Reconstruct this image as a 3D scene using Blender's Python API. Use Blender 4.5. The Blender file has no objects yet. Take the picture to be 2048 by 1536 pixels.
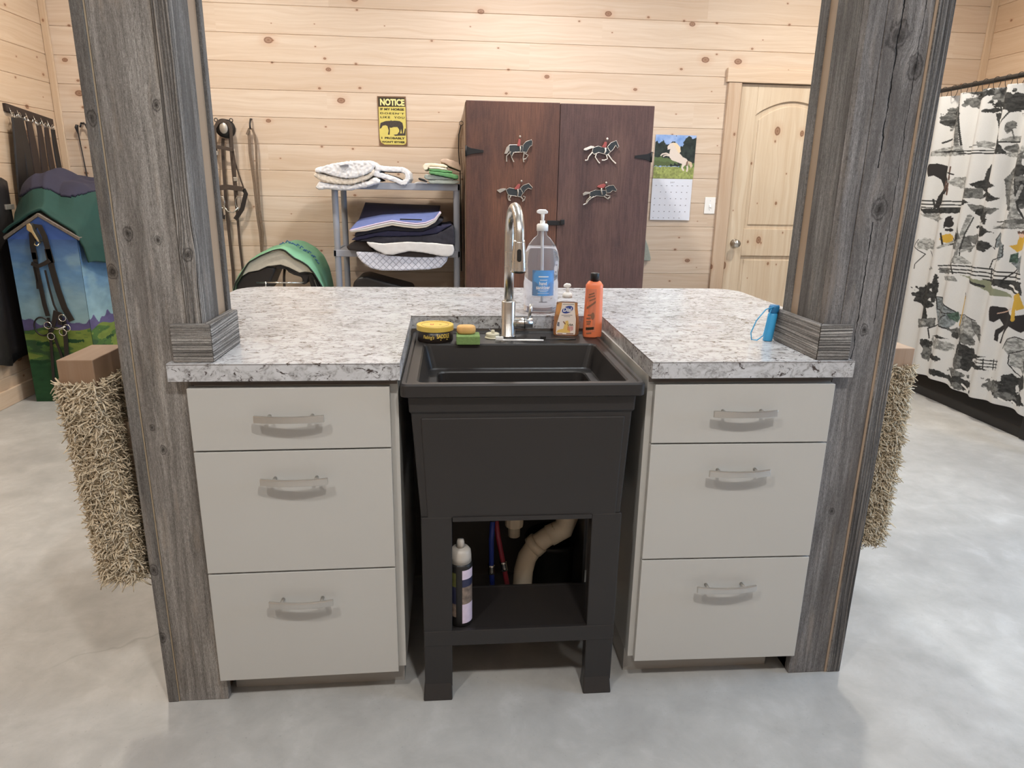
import bpy, math, random
import numpy as np
from mathutils import Vector, Matrix
PI = math.pi
S = bpy.context.scene
C = S.collection

# ------------------------------------------------------------------ camera
def make_camera():
    cd = bpy.data.cameras.new('camera'); cam = bpy.data.objects.new('camera', cd); C.objects.link(cam)
    yaw, pitch, roll = 0.0917, 0.2775, 0.018
    f = Vector((math.sin(yaw)*math.cos(pitch), math.cos(yaw)*math.cos(pitch), -math.sin(pitch)))
    r = Vector((math.cos(yaw), -math.sin(yaw), 0)); u = r.cross(f)
    c, s = math.cos(roll), math.sin(roll)
    r2 = c*r + s*u; u2 = -s*r + c*u
    m = Matrix((r2, u2, -f)).transposed().to_4x4(); m.translation = (0.0643, -1.533, 1.3012)
    cam.matrix_world = m
    cd.sensor_width = 36; cd.lens = 1374.28/2048*36; cd.clip_start = 0.05; cd.clip_end = 100
    S.camera = cam
make_camera()

# ------------------------------------------------------------------ world, exposure
S.view_settings.view_transform = 'Standard'; S.view_settings.look = 'None'
S.view_settings.gamma = 1.0; S.view_settings.use_curve_mapping = False
S.view_settings.exposure = EXPOSURE = 0.12
w = bpy.data.worlds.new('world'); S.world = w; w.use_nodes = True
w.node_tree.nodes['Background'].inputs[0].default_value = (0.40, 0.66, 1.0, 1)
w.node_tree.nodes['Background'].inputs[1].default_value = 15.0
CEIL = 3.05
LIGHTS = [  # x, y, power, colour, place
    (-1.0, -1.65, 27, (1, .965, .92), 'nearest the left post on the viewing side'), (0.55, -1.75, 38, (1, .97, .93), 'centred in front of the black sink'), (2.1, -1.7, 9, (1, .96, .91), 'in front of the right post'),
    (-1.35, 0.9, 5, (1, .96, .91), 'left of the island countertop'), (0.75, 0.85, 18, (.86, .94, 1), 'directly over the island countertop'), (2.75, 0.9, 6, (1, .96, .92), 'right of the island countertop'),
    (-1.5, 2.35, 36, (1, .92, .80), 'in the corner by the painted stand'), (0.55, 2.45, 38, (1, .97, .94), 'in front of the dark storage cabinet'), (2.7, 2.4, 40, (1, .92, .80), 'beside the printed shower curtain')]

# ------------------------------------------------------------------ helpers
def lin(c):
    return tuple((v/255/12.92) if v/255 <= .04045 else ((v/255+.055)/1.055)**2.4 for v in c)

class MB:
    def __init__(s): s.v = []; s.f = []
    def add(s, vs, fs):
        n = len(s.v); s.v += [tuple(map(float, p)) for p in vs]; s.f += [tuple(n+i for i in f) for f in fs]; return s
    def box(s, a, b):
        x0, y0, z0 = a; x1, y1, z1 = b
        return s.add([(x0,y0,z0),(x1,y0,z0),(x1,y1,z0),(x0,y1,z0),(x0,y0,z1),(x1,y0,z1),(x1,y1,z1),(x0,y1,z1)],
                     [(0,3,2,1),(4,5,6,7),(0,1,5,4),(1,2,6,5),(2,3,7,6),(3,0,4,7)])
    def hexa(s, p):   # 8 points, bottom ring then top ring
        return s.add(p, [(0,3,2,1),(4,5,6,7),(0,1,5,4),(1,2,6,5),(2,3,7,6),(3,0,4,7)])
    def prism(s, pts, a, b, ax='y'):
        k = len(pts); area = sum(pts[i][0]*pts[(i+1)%k][1]-pts[(i+1)%k][0]*pts[i][1] for i in range(k))
        if area < 0: pts = pts[::-1]
        def q(p, t):
            return (p[0], t, p[1]) if ax == 'y' else ((t, p[0], p[1]) if ax == 'x' else (p[0], p[1], t))
        vs = [q(p, a) for p in pts] + [q(p, b) for p in pts]
        fs = [tuple(range(k)), tuple(range(2*k-1, k-1, -1))]
        fs += [(i, i+k, (i+1)%k+k, (i+1)%k) for i in range(k)]
        if ax != 'y': fs = [f[::-1] for f in fs]
        return s.add(vs, fs)
    def tube(s, path, r, n=10, cap=True, flat=None, up=None):
        P = [Vector(p) for p in path]; k = len(P); R = r if isinstance(r, (list, tuple)) else [r]*k
        vs = []; prev = Vector(up) if up else None
        for i in range(k):
            t = (P[min(i+1,k-1)]-P[max(i-1,0)])
            t = t.normalized() if t.length > 1e-9 else Vector((0,0,1))
            if prev is None:
                prev = Vector((0,0,1)) if abs(t.z) < .9 else Vector((1,0,0))
            a = (prev - t*prev.dot(t))
            a = a.normalized() if a.length > 1e-6 else t.orthogonal().normalized()
            b = t.cross(a); prev = a
            for j in range(n):
                th = 2*PI*(j+.5)/n
                ca, sb = math.cos(th), math.sin(th)
                fl = flat if flat else 1.0
                vs.append(P[i] + a*(R[i]*ca*fl) + b*(R[i]*sb))
        fs = [(i*n+j, i*n+(j+1)%n, (i+1)*n+(j+1)%n, (i+1)*n+j) for i in range(k-1) for j in range(n)]
        if cap: fs += [tuple(range(n-1,-1,-1)), tuple((k-1)*n+j for j in range(n))]
        return s.add(vs, fs)
    def lathe(s, prof, c=(0,0,0), n=32, sx=1.0, sy=1.0, sq=None):
        vs = []
        for r, z in prof:
            for j in range(n):
                th = 2*PI*j/n; ca, sa = math.cos(th), math.sin(th)
                if sq:
                    m = (abs(ca)**sq+abs(sa)**sq)**(-1/sq); ca, sa = ca*m, sa*m
                vs.append((c[0]+r*sx*ca, c[1]+r*sy*sa, c[2]+z))
        k = len(prof)
        fs = [(i*n+j, i*n+(j+1)%n, (i+1)*n+(j+1)%n, (i+1)*n+j) for i in range(k-1) for j in range(n)]
        if prof[0][0] > 1e-5: fs.append(tuple(range(n-1,-1,-1)))
        if prof[-1][0] > 1e-5: fs.append(tuple((k-1)*n+j for j in range(n)))
        return s.add(vs, fs)
    def ring(s, c, r, t, ax='y', n=28, sx=1, sz=1):
        k = 8; vs = []
        for i in range(n):
            a = 2*PI*i/n
            for j in range(k):
                b = 2*PI*j/k; rr = r + t*math.cos(b); u, v, w_ = rr*math.cos(a)*sx, rr*math.sin(a)*sz, t*math.sin(b)
                vs.append((c[0]+u, c[1]+w_, c[2]+v) if ax == 'y' else ((c[0]+w_, c[1]+u, c[2]+v) if ax == 'x' else (c[0]+u, c[1]+v, c[2]+w_)))
        return s.add(vs, [(i*k+j, ((i+1)%n)*k+j, ((i+1)%n)*k+(j+1)%k, i*k+(j+1)%k) for i in range(n) for j in range(k)])
    def grid(s, fn, nu, nv):
        vs = [fn(i/nu, j/nv) for j in range(nv+1) for i in range(nu+1)]
        return s.add(vs, [(j*(nu+1)+i, j*(nu+1)+i+1, (j+1)*(nu+1)+i+1, (j+1)*(nu+1)+i) for j in range(nv) for i in range(nu)])
    def map(s, fn): s.v = [tuple(fn(*p)) for p in s.v]; return s

ORIG = {}
def thing(name, label, cat, loc=(0,0,0), rz=0, group=None, kind=None):
    o = bpy.data.objects.new(name, None); C.objects.link(o); o.location = loc; o.rotation_euler = (0,0,rz)
    o.empty_display_size = .05
    if kind: o['kind'] = kind
    if label: o['label'] = label
    if cat: o['category'] = cat
    if group: o['group'] = group
    ORIG[o.name] = (Vector(loc), rz)
    return o
def obj(name, mb, mat, parent=None, origin=None, label=None, cat=None, group=None, kind=None,
        bevel=0, seg=2, smooth=False, local=False, subsurf=0, soft=None, solid=0):
    me = bpy.data.meshes.new(name)
    if parent is not None:
        O = ORIG[parent.name][0] if not local else Vector((0,0,0))
        if not local and ORIG[parent.name][1]:
            O, rz = ORIG[parent.name]; M = Matrix.Rotation(-rz, 3, 'Z')
            vs = [tuple(M @ (Vector(p)-O)) for p in mb.v]
        else: vs = [(p[0]-O.x, p[1]-O.y, p[2]-O.z) for p in mb.v]
    else:
        O = Vector(origin or (0,0,0)); vs = [(p[0]-O.x, p[1]-O.y, p[2]-O.z) for p in mb.v]
    me.from_pydata(vs, [], mb.f); me.update()
    o = bpy.data.objects.new(name, me); C.objects.link(o)
    if parent is not None: o.parent = parent; ORIG[o.name] = ORIG[parent.name]
    else: o.location = O; ORIG[o.name] = (O, 0)
    if mat: me.materials.append(mat)
    if smooth or soft:
        me.polygons.foreach_set('use_smooth', [True]*len(me.polygons))
    if solid:
        m = o.modifiers.new('s', 'SOLIDIFY'); m.thickness = solid; m.offset = 0
    if bevel:
        m = o.modifiers.new('b', 'BEVEL'); m.width = bevel; m.segments = seg; m.limit_method = 'ANGLE'; m.angle_limit = .6
        m.harden_normals = False
    if subsurf:
        m = o.modifiers.new('ss', 'SUBSURF'); m.levels = subsurf; m.render_levels = subsurf
    if soft:
        vx, it, amp, sc = soft
        m = o.modifiers.new('r', 'REMESH'); m.mode = 'VOXEL'; m.voxel_size = vx; m.use_smooth_shade = True
        m = o.modifiers.new('sm', 'SMOOTH'); m.iterations = it; m.factor = .6
        if amp:
            t = bpy.data.textures.new(name, 'CLOUDS'); t.noise_scale = sc; t.noise_depth = 1
            m = o.modifiers.new('d', 'DISPLACE'); m.texture = t; m.strength = amp; m.mid_level = .5; m.texture_coords = 'LOCAL'
    if label: o['label'] = label
    if cat: o['category'] = cat
    if group: o['group'] = group
    if kind: o['kind'] = kind
    return o

def text_mb(body, rect, y=0.0, depth=.0006, bold=.0, shear=0.0, keep=False, spacing=1.0):
    """lettering fitted into rect (x0, z0, x1, z1), standing in the xz plane, facing -y"""
    cu = bpy.data.curves.new('t', 'FONT'); cu.body = body; cu.size = 1; cu.offset = bold; cu.shear = shear
    cu.space_character = spacing; cu.resolution_u = 3
    o = bpy.data.objects.new('t', cu); C.objects.link(o)
    dg = bpy.context.evaluated_depsgraph_get(); me = bpy.data.meshes.new_from_object(o.evaluated_get(dg))
    V = np.array([v.co[:] for v in me.vertices]); F = [tuple(p.vertices) for p in me.polygons]
    bpy.data.objects.remove(o); bpy.data.curves.remove(cu); bpy.data.meshes.remove(me)
    mn, mx = V.min(0), V.max(0); x0, z0, x1, z1 = rect
    sx = (x1-x0)/(mx[0]-mn[0]); sz = (z1-z0)/(mx[1]-mn[1])
    if keep: sx = sz = min(sx, sz)
    X = (x0+x1)/2+(V[:,0]-(mn[0]+mx[0])/2)*sx; Z = (z0+z1)/2+(V[:,1]-(mn[1]+mx[1])/2)*sz
    mb = MB(); n = len(V)
    mb.add([(a, y-depth, b) for a, b in zip(X, Z)], F)
    return mb

# ------------------------------------------------------------------ material builder
class N:
    def __init__(s, name):
        s.m = bpy.data.materials.new(name); s.m.use_nodes = True; s.t = s.m.node_tree; s.L = s.t.links
        s.b = s.t.nodes['Principled BSDF']; s.out = s.t.nodes['Material Output']
    def set(s, node, k, v):
        i = node.inputs[k]
        if isinstance(v, bpy.types.NodeSocket): s.L.new(v, i)
        else:
            if isinstance(v, tuple) and i.type == 'RGBA' and len(v) == 3: v = v+(1,)
            i.default_value = v
    def n(s, typ, props=None, **ins):
        nd = s.t.nodes.new(typ)
        for k, v in (props or {}).items(): setattr(nd, k, v)
        for k, v in ins.items(): s.set(nd, int(k[1:]) if k[0] == '_' and k[1:].isdigit() else k.replace('_', ' '), v)
        return nd
    def co(s, kind='Object'): return s.n('ShaderNodeTexCoord').outputs[kind]
    def mapv(s, v, scale=(1,1,1), loc=(0,0,0), rot=(0,0,0)):
        return s.n('ShaderNodeMapping', None, Vector=v, Scale=scale, Location=loc, Rotation=rot).outputs[0]
    def noise(s, v, scale=1, detail=4, rough=.5, dist=0, out=0):
        return s.n('ShaderNodeTexNoise', None, Vector=v, Scale=scale, Detail=detail, Roughness=rough, Distortion=dist).outputs[out]
    def ramp(s, f, stops, interp='LINEAR'):
        nd = s.n('ShaderNodeValToRGB', None, Fac=f); cr = nd.color_ramp; cr.interpolation = interp
        while len(cr.elements) < len(stops): cr.elements.new(.5)
        for e, (p, c) in zip(cr.elements, stops):
            e.position = p; e.color = (c, c, c, 1) if isinstance(c, (int, float)) else tuple(c)+(1,)
        return nd.outputs[0]
    def mix(s, f, a, b, mode='MIX'):
        nd = s.t.nodes.new('ShaderNodeMix'); nd.data_type = 'RGBA'; nd.blend_type = mode
        s.set(nd, 0, f); s.set(nd, 6, a); s.set(nd, 7, b); return nd.outputs[2]
    def math(s, op, a, b=0.0, c=0.0):
        nd = s.n('ShaderNodeMath', dict(operation=op), _0=a, _1=b, _2=c); return nd.outputs[0]
    def sep(s, v): return s.n('ShaderNodeSeparateXYZ', None, Vector=v).outputs
    def comb(s, x=0.0, y=0.0, z=0.0): return s.n('ShaderNodeCombineXYZ', None, X=x, Y=y, Z=z).outputs[0]
    def bump(s, h, strength=.3, dist=.002):
        s.L.new(s.n('ShaderNodeBump', None, Strength=strength, Distance=dist, Height=h).outputs[0], s.b.inputs['Normal'])
    def base(s, color=None, rough=.5, metal=0, spec=None, **k):
        if color is not None: s.set(s.b, 'Base Color', color)
        s.set(s.b, 'Roughness', rough); s.set(s.b, 'Metallic', metal)
        if spec is not None: s.set(s.b, 'Specular IOR Level', spec)
        for a, b in k.items(): s.set(s.b, a.replace('_', ' '), b)
        return s.m

def plain(name, rgb, rough=.5, metal=0, var=.06, scale=30, bump=0, bscale=200, spec=None, **k):
    n = N(name); c = lin(rgb); v = n.co()
    f = n.noise(v, scale, 3)
    col = n.mix(f, tuple(max(0, x*(1-var*1.6)) for x in c), tuple(min(1, x*(1+var*1.6)) for x in c))
    if bump: n.bump(n.noise(v, bscale, 4, .6), .5, bump)
    return n.base(col, rough, metal, spec, **k)

def pine(name, axis='x', boards=True, tint=(1,1,1), z0=2.0919, s=.175, seed=0.0, vertical=False):
    n = N(name); P = n.sep(n.co()); u = P[0] if axis == 'x' else P[1]; z = P[2]
    if vertical: u, z = z, (P[0] if axis == 'x' else P[1])
    if boards:
        idx = n.math('FLOOR', n.math('DIVIDE', n.math('SUBTRACT', z, z0), s))
        h = n.n('ShaderNodeTexWhiteNoise', dict(noise_dimensions='1D'), W=n.math('ADD', idx, seed+.5)).outputs[0]
        seg = n.math('FLOOR', n.math('DIVIDE', n.math('ADD', u, n.math('MULTIPLY', h, 7.3)), 2.6))
        tone = n.n('ShaderNodeTexWhiteNoise', dict(noise_dimensions='2D'), Vector=n.comb(idx, seg, 0)).outputs[0]
        off = n.math('MULTIPLY', tone, 37.0)
    else:
        tone = .45; off = seed*3.7; h = .5; seg = 0.0
    warp = n.noise(n.comb(n.math('MULTIPLY', u, 1.6), n.math('MULTIPLY', z, 6), off), 1, 2)
    g1 = n.noise(n.comb(n.math('MULTIPLY', u, 1.3), n.math('ADD', n.math('MULTIPLY', z, 42), n.math('MULTIPLY', warp, 5)), off), 1, 5, .55)
    g2 = n.noise(n.comb(n.math('MULTIPLY', u, 5), n.math('MULTIPLY', z, 260), off), 1, 3, .5)
    t = tuple
    pale = t(a*b for a, b in zip((.66, .545, .44), tint)); mid = t(a*b for a, b in zip((.575, .44, .33), tint)); dk = t(a*b for a, b in zip((.46, .32, .215), tint))
    col = n.mix(n.ramp(g1, [(.35, 0), (.7, 1)]), pale, mid)
    col = n.mix(n.ramp(g2, [(.45, 0), (.8, .28)]), col, dk)
    if boards:
        col = n.mix(n.ramp(tone, [(0, 0), (.5, .12), (1, .75)]), col, n.mix(.5, col, dk))
    # knots
    for k, (su, sz, r0, thr) in enumerate(((2.1, 3.1, .050, .38), (3.9, 5.6, .032, .50))):
        vo = n.n('ShaderNodeTexVoronoi', dict(voronoi_dimensions='2D', feature='F1'), Vector=n.comb(n.math('MULTIPLY', u, su), n.math('MULTIPLY', z, sz), 0), Scale=1.0, Randomness=1.0)
        rc = n.sep(vo.outputs['Color'])
        sel = n.math('GREATER_THAN', rc[0], thr)
        wob = n.math('MULTIPLY', n.math('SUBTRACT', n.noise(n.comb(u, z, 0), 60, 2), .5), .012)
        rad = n.math('MULTIPLY_ADD', rc[1], r0, r0*.45)
        d = n.math('DIVIDE', n.math('ADD', vo.outputs['Distance'], wob), rad)
        halo = n.math('MULTIPLY', n.ramp(d, [(0, 1), (.9, .30), (1, .16)]), sel)
        d2 = n.math('DIVIDE', d, 2.6)
        col = n.mix(n.math('MULTIPLY', n.ramp(d2, [(0, .7), (.4, .3), (1, 0)]), sel), col, t(a*b for a, b in zip((.46, .25, .15), tint)))
        col = n.mix(n.math('MULTIPLY', n.ramp(d, [(0, .85), (.5, .55), (.78, .95), (.95, .35), (1, 0)]), sel), col, (.17, .072, .035))
    n.bump(g2, .12, .001)
    return n.base(col, .5, 0, .35)

def barn(name, seed=0.0, tone=1.0, groove=0.0, knots=(), crack=None, axis='x', horiz=False, warm=(1,.965,.93)):
    """silvered weathered board; axis is the direction across the board"""
    n = N(name); P = n.sep(n.co('Object')); a = {'x': P[0], 'y': P[1]}[axis]; z = P[2]
    other = P[1] if axis == 'x' else P[0]
    if horiz: a, z = z, a
    ax = a; dark = None
    wob = n.noise(n.comb(n.math('MULTIPLY', a, 1.0), seed, n.math('MULTIPLY', z, .5)), 60, 3, .6)
    for (ka, kz, kr) in knots:
        da = n.math('SUBTRACT', a, ka); dz = n.math('MULTIPLY', n.math('SUBTRACT', z, kz), .7)
        d0 = n.math('SQRT', n.math('ADD', n.math('MULTIPLY', da, da), n.math('MULTIPLY', dz, dz)))
        d = n.math('ADD', d0, n.math('MULTIPLY', n.math('SUBTRACT', wob, .5), kr*1.3))
        g = n.ramp(n.math('DIVIDE', d0, kr*4), [(0, 1), (.4, .35), (1, 0)])
        ax = n.math('ADD', ax, n.math('MULTIPLY', n.math('MULTIPLY', da, g), -.8))
        wv = n.math('SINE', n.math('MULTIPLY', d, 2*PI/(kr*.38)))
        k = n.ramp(n.math('DIVIDE', d, kr), [(0, 1), (.35, .8), (.6, .25), (.82, .7), (1, 0)])
        k = n.math('MULTIPLY', k, n.math('MULTIPLY_ADD', wv, .12, .85))
        dark = k if dark is None else n.math('MAXIMUM', dark, k)
    wp = n.noise(n.comb(n.math('MULTIPLY', a, 9), seed+4, n.math('MULTIPLY', z, 1.7)), 1, 3)
    xx = n.math('ADD', n.math('ADD', ax, n.math('MULTIPLY', other, .8)), n.math('MULTIPLY', wp, .022))
    f1 = n.noise(n.comb(xx, seed, n.math('MULTIPLY', z, .055)), 95, 8, .72)
    f2 = n.noise(n.comb(xx, seed+3, n.math('MULTIPLY', z, .16)), 520, 4, .75)
    f3 = n.noise(n.comb(xx, seed+6, n.math('MULTIPLY', z, .30)), 1100, 2, .6)
    big = n.noise(n.comb(n.math('MULTIPLY', ax, 16), seed+9, n.math('MULTIPLY', z, 1.6)), 1, 4, .6)
    tone *= 1.22
    T = lambda r, g, b: tuple(min(1, x*tone*y) for x, y in zip((r, g, b), warm))
    f = n.math('ADD', n.math('ADD', n.math('MULTIPLY', f1, .40), n.math('MULTIPLY', f2, .36)), n.math('MULTIPLY', f3, .24))
    col = n.ramp(f, [(.33, T(.030,.029,.028)), (.42, T(.095,.092,.089)), (.50, T(.185,.180,.175)), (.58, T(.30,.295,.288)), (.68, T(.50,.49,.48))])
    col = n.mix(n.ramp(big, [(.36, .60), (.58, 0)]), col, T(.060, .052, .047))
    col = n.mix(n.ramp(n.noise(n.comb(n.math('MULTIPLY', ax, 40), seed, n.math('MULTIPLY', z, 5)), 1, 4), [(.56, 0), (.75, .35)]), col, T(.32, .27, .22))
    hgt = f
    if groove:
        rg = n.noise(n.comb(xx, seed+12, n.math('MULTIPLY', z, .006)), groove*5.0, 3, .55)
        wv = n.n('ShaderNodeTexWave', dict(wave_type='BANDS', bands_direction='X'), Vector=n.comb(n.math('ADD', xx, n.math('MULTIPLY', n.noise(n.comb(xx, seed, n.math('MULTIPLY', z, .02)), 60, 2), .016)), 0.0, 0.0), Scale=groove, Distortion=0.0).outputs[1]
        line = n.math('MAXIMUM', n.ramp(rg, [(.36, 1), (.47, 0)]), n.math('MULTIPLY', n.ramp(wv, [(.12, .8), (.5, 0)]), n.ramp(rg, [(.4, 1), (.62, .45)])))
        col = n.mix(n.math('MULTIPLY', line, .85), col, T(.028, .026, .025))
        col = n.mix(n.ramp(rg, [(.56, 0), (.68, .45)]), col, T(.42, .41, .40))
        hgt = n.math('ADD', f, n.math('MULTIPLY', line, -.9))
    if dark is not None: col = n.mix(dark, col, (.018, .015, .013))
    if crack:
        for (ca, z0, z1, wd, sl) in crack:
            off = n.math('MULTIPLY', n.math('SUBTRACT', n.noise(n.comb(0.0, seed, n.math('MULTIPLY', z, 14)), 1, 4, .65), .5), .018)
            cc = n.math('ADD', n.math('MULTIPLY_ADD', z, sl, ca), off)
            wd2 = n.math('MULTIPLY', n.ramp(n.noise(n.comb(5.0, seed, n.math('MULTIPLY', z, 22)), 1, 3), [(.35, .15), (.6, 1)]), wd)
            dd = n.math('DIVIDE', n.math('ABSOLUTE', n.math('SUBTRACT', a, cc)), n.math('MAXIMUM', wd2, .0002))
            inz = n.math('MULTIPLY', n.math('GREATER_THAN', z, z0), n.math('LESS_THAN', z, z1))
            k = n.math('MULTIPLY', n.ramp(dd, [(.5, 1), (1, 0)]), inz)
            col = n.mix(k, col, (.008, .007, .006)); hgt = n.math('SUBTRACT', hgt, k)
    n.bump(hgt, .8, .003)
    return n.base(col, .85, 0, .2)

def vcol(name, rough=.6, bump=0, spec=.3, sheen=0):
    n = N(name); c = n.n('ShaderNodeVertexColor', dict(layer_name='Col')).outputs[0]
    v = n.co(); c = n.mix(n.noise(v, 300, 2), c, n.mix(1.0, c, (.86, .86, .86), 'MULTIPLY'))
    if bump: n.bump(n.noise(v, 500, 3), .3, bump)
    return n.base(c, rough, 0, spec)

# painted surfaces: numpy canvas -> colour attribute on a fine grid
class Canvas:
    def __init__(s, x0, x1, z0, z1, nx, nz, bg):
        s.x0, s.x1, s.z0, s.z1, s.nx, s.nz = x0, x1, z0, z1, nx, nz
        s.X, s.Z = np.meshgrid(np.linspace(x0, x1, nx+1), np.linspace(z0, z1, nz+1))
        s.c = np.empty(s.X.shape+(3,)); s.c[:] = bg
        s.rs = np.random.RandomState(5)
        s.WX, s.WZ = s.X, s.Z; s.leaf = s.fbm(.022, 3, 11)
    def fbm(s, scale, oct=4, seed=0, ax=1.0, az=1.0):
        out = np.zeros(s.X.shape); amp = .5
        for o in range(oct):
            rs = np.random.RandomState(seed*17+o); n = 64; g = rs.rand(n, n)
            x = s.X/scale*ax*(2**o)+rs.rand()*50; z = s.Z/scale*az*(2**o)+rs.rand()*50
            xi, zi = np.floor(x).astype(int), np.floor(z).astype(int); fx, fz = x-xi, z-zi
            fx = fx*fx*(3-2*fx); fz = fz*fz*(3-2*fz)
            a, b = g[zi % n, xi % n], g[zi % n, (xi+1) % n]; c, d = g[(zi+1) % n, xi % n], g[(zi+1) % n, (xi+1) % n]
            out += amp*((a*(1-fx)+b*fx)*(1-fz)+(c*(1-fx)+d*fx)*fz); amp *= .5
        return out/(1-amp*2+1e-9)*1.0
    def rough(s, amp, scale):
        s.WX = s.X+(s.fbm(scale, 3, 1)-.5)*amp; s.WZ = s.Z+(s.fbm(scale, 3, 2)-.5)*amp
    def put(s, mask, col):
        col = np.array(col); s.c[mask] = col if col.ndim == 1 else col[mask]
    def win(s, pts, pad):
        xs = [p[0] for p in pts]; zs = [p[1] for p in pts]
        i0 = int((min(xs)-pad-s.x0)/(s.x1-s.x0)*s.nx); i1 = int((max(xs)+pad-s.x0)/(s.x1-s.x0)*s.nx)+2
        j0 = int((min(zs)-pad-s.z0)/(s.z1-s.z0)*s.nz); j1 = int((max(zs)+pad-s.z0)/(s.z1-s.z0)*s.nz)+2
        return slice(max(0, j0), max(0, j1)), slice(max(0, i0), max(0, i1))
    def blit(s, W, m, col):
        sub = s.c[W]; col = np.asarray(col)
        sub[m] = col if col.ndim == 1 else col[W][m]
    def poly(s, pts, col, rough=True):
        W = s.win(pts, .05); X, Z = (s.WX[W], s.WZ[W]) if rough else (s.X[W], s.Z[W])
        if X.size == 0: return
        m = np.zeros(X.shape, bool); k = len(pts)
        for i in range(k):
            (xa, za), (xb, zb) = pts[i], pts[(i+1) % k]
            if za == zb: continue
            m ^= ((za > Z) != (zb > Z)) & (X < (xb-xa)*(Z-za)/(zb-za)+xa)
        s.blit(W, m, col)
    def ell(s, c, r, col, jag=0.0, seed=3):
        W = s.win([(c[0]-r[0], c[1]-r[1]), (c[0]+r[0], c[1]+r[1])], max(r)*.8+.03)
        if s.WX[W].size == 0: return
        d = ((s.WX[W]-c[0])/r[0])**2+((s.WZ[W]-c[1])/r[1])**2
        if jag: d = d*(1+jag*(s.leaf[W]-.5)*4)
        s.blit(W, d < 1, col)
    def line(s, pts, wd, col, rough=False):
        W = s.win(pts, wd+.03); X, Z = (s.WX[W], s.WZ[W]) if rough else (s.X[W], s.Z[W])
        if X.size == 0: return
        m = np.zeros(X.shape, bool)
        for (xa, za), (xb, zb) in zip(pts[:-1], pts[1:]):
            dx, dz = xb-xa, zb-za; L = dx*dx+dz*dz+1e-12
            t = np.clip(((X-xa)*dx+(Z-za)*dz)/L, 0, 1)
            m |= (X-xa-t*dx)**2+(Z-za-t*dz)**2 < (wd/2)**2
        s.blit(W, m, col)
    def mesh(s, name, fn, mat, parent=None, origin=None, **k):
        """fn(X, Z) -> xyz arrays"""
        x, y, z = fn(s.X, s.Z); V = np.stack([x, y, z], -1).reshape(-1, 3)
        O = ORIG[parent.name][0] if parent is not None else Vector(origin or (0,0,0))
        V = V-np.array(O[:]); nx, nz = s.nx, s.nz
        i = np.arange(nx)[None, :]+np.arange(nz)[:, None]*(nx+1)
        F = np.stack([i, i+1, i+nx+2, i+nx+1], -1).reshape(-1, 4)
        me = bpy.data.meshes.new(name); me.vertices.add(len(V)); me.vertices.foreach_set('co', V.ravel().astype(np.float32))
        me.loops.add(F.size); me.loops.foreach_set('vertex_index', F.ravel().astype(np.int32))
        me.polygons.add(len(F)); me.polygons.foreach_set('loop_start', np.arange(0, F.size, 4, dtype=np.int32))
        me.polygons.foreach_set('loop_total', np.full(len(F), 4, dtype=np.int32))
        me.update(calc_edges=True)
        ca = me.color_attributes.new('Col', 'FLOAT_COLOR', 'POINT')
        ca.data.foreach_set('color', np.concatenate([s.c.reshape(-1, 3), np.ones((len(V), 1))], 1).ravel().astype(np.float32))
        me.polygons.foreach_set('use_smooth', [True]*len(F))
        me.materials.append(mat)
        o = bpy.data.objects.new(name, me); C.objects.link(o)
        if parent is not None: o.parent = parent; ORIG[o.name] = ORIG[parent.name]
        else: o.location = O; ORIG[o.name] = (O, 0)
        for a, b in k.items():
            if a == 'cat': a = 'category'
            if b: o[a] = b
        return o
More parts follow.
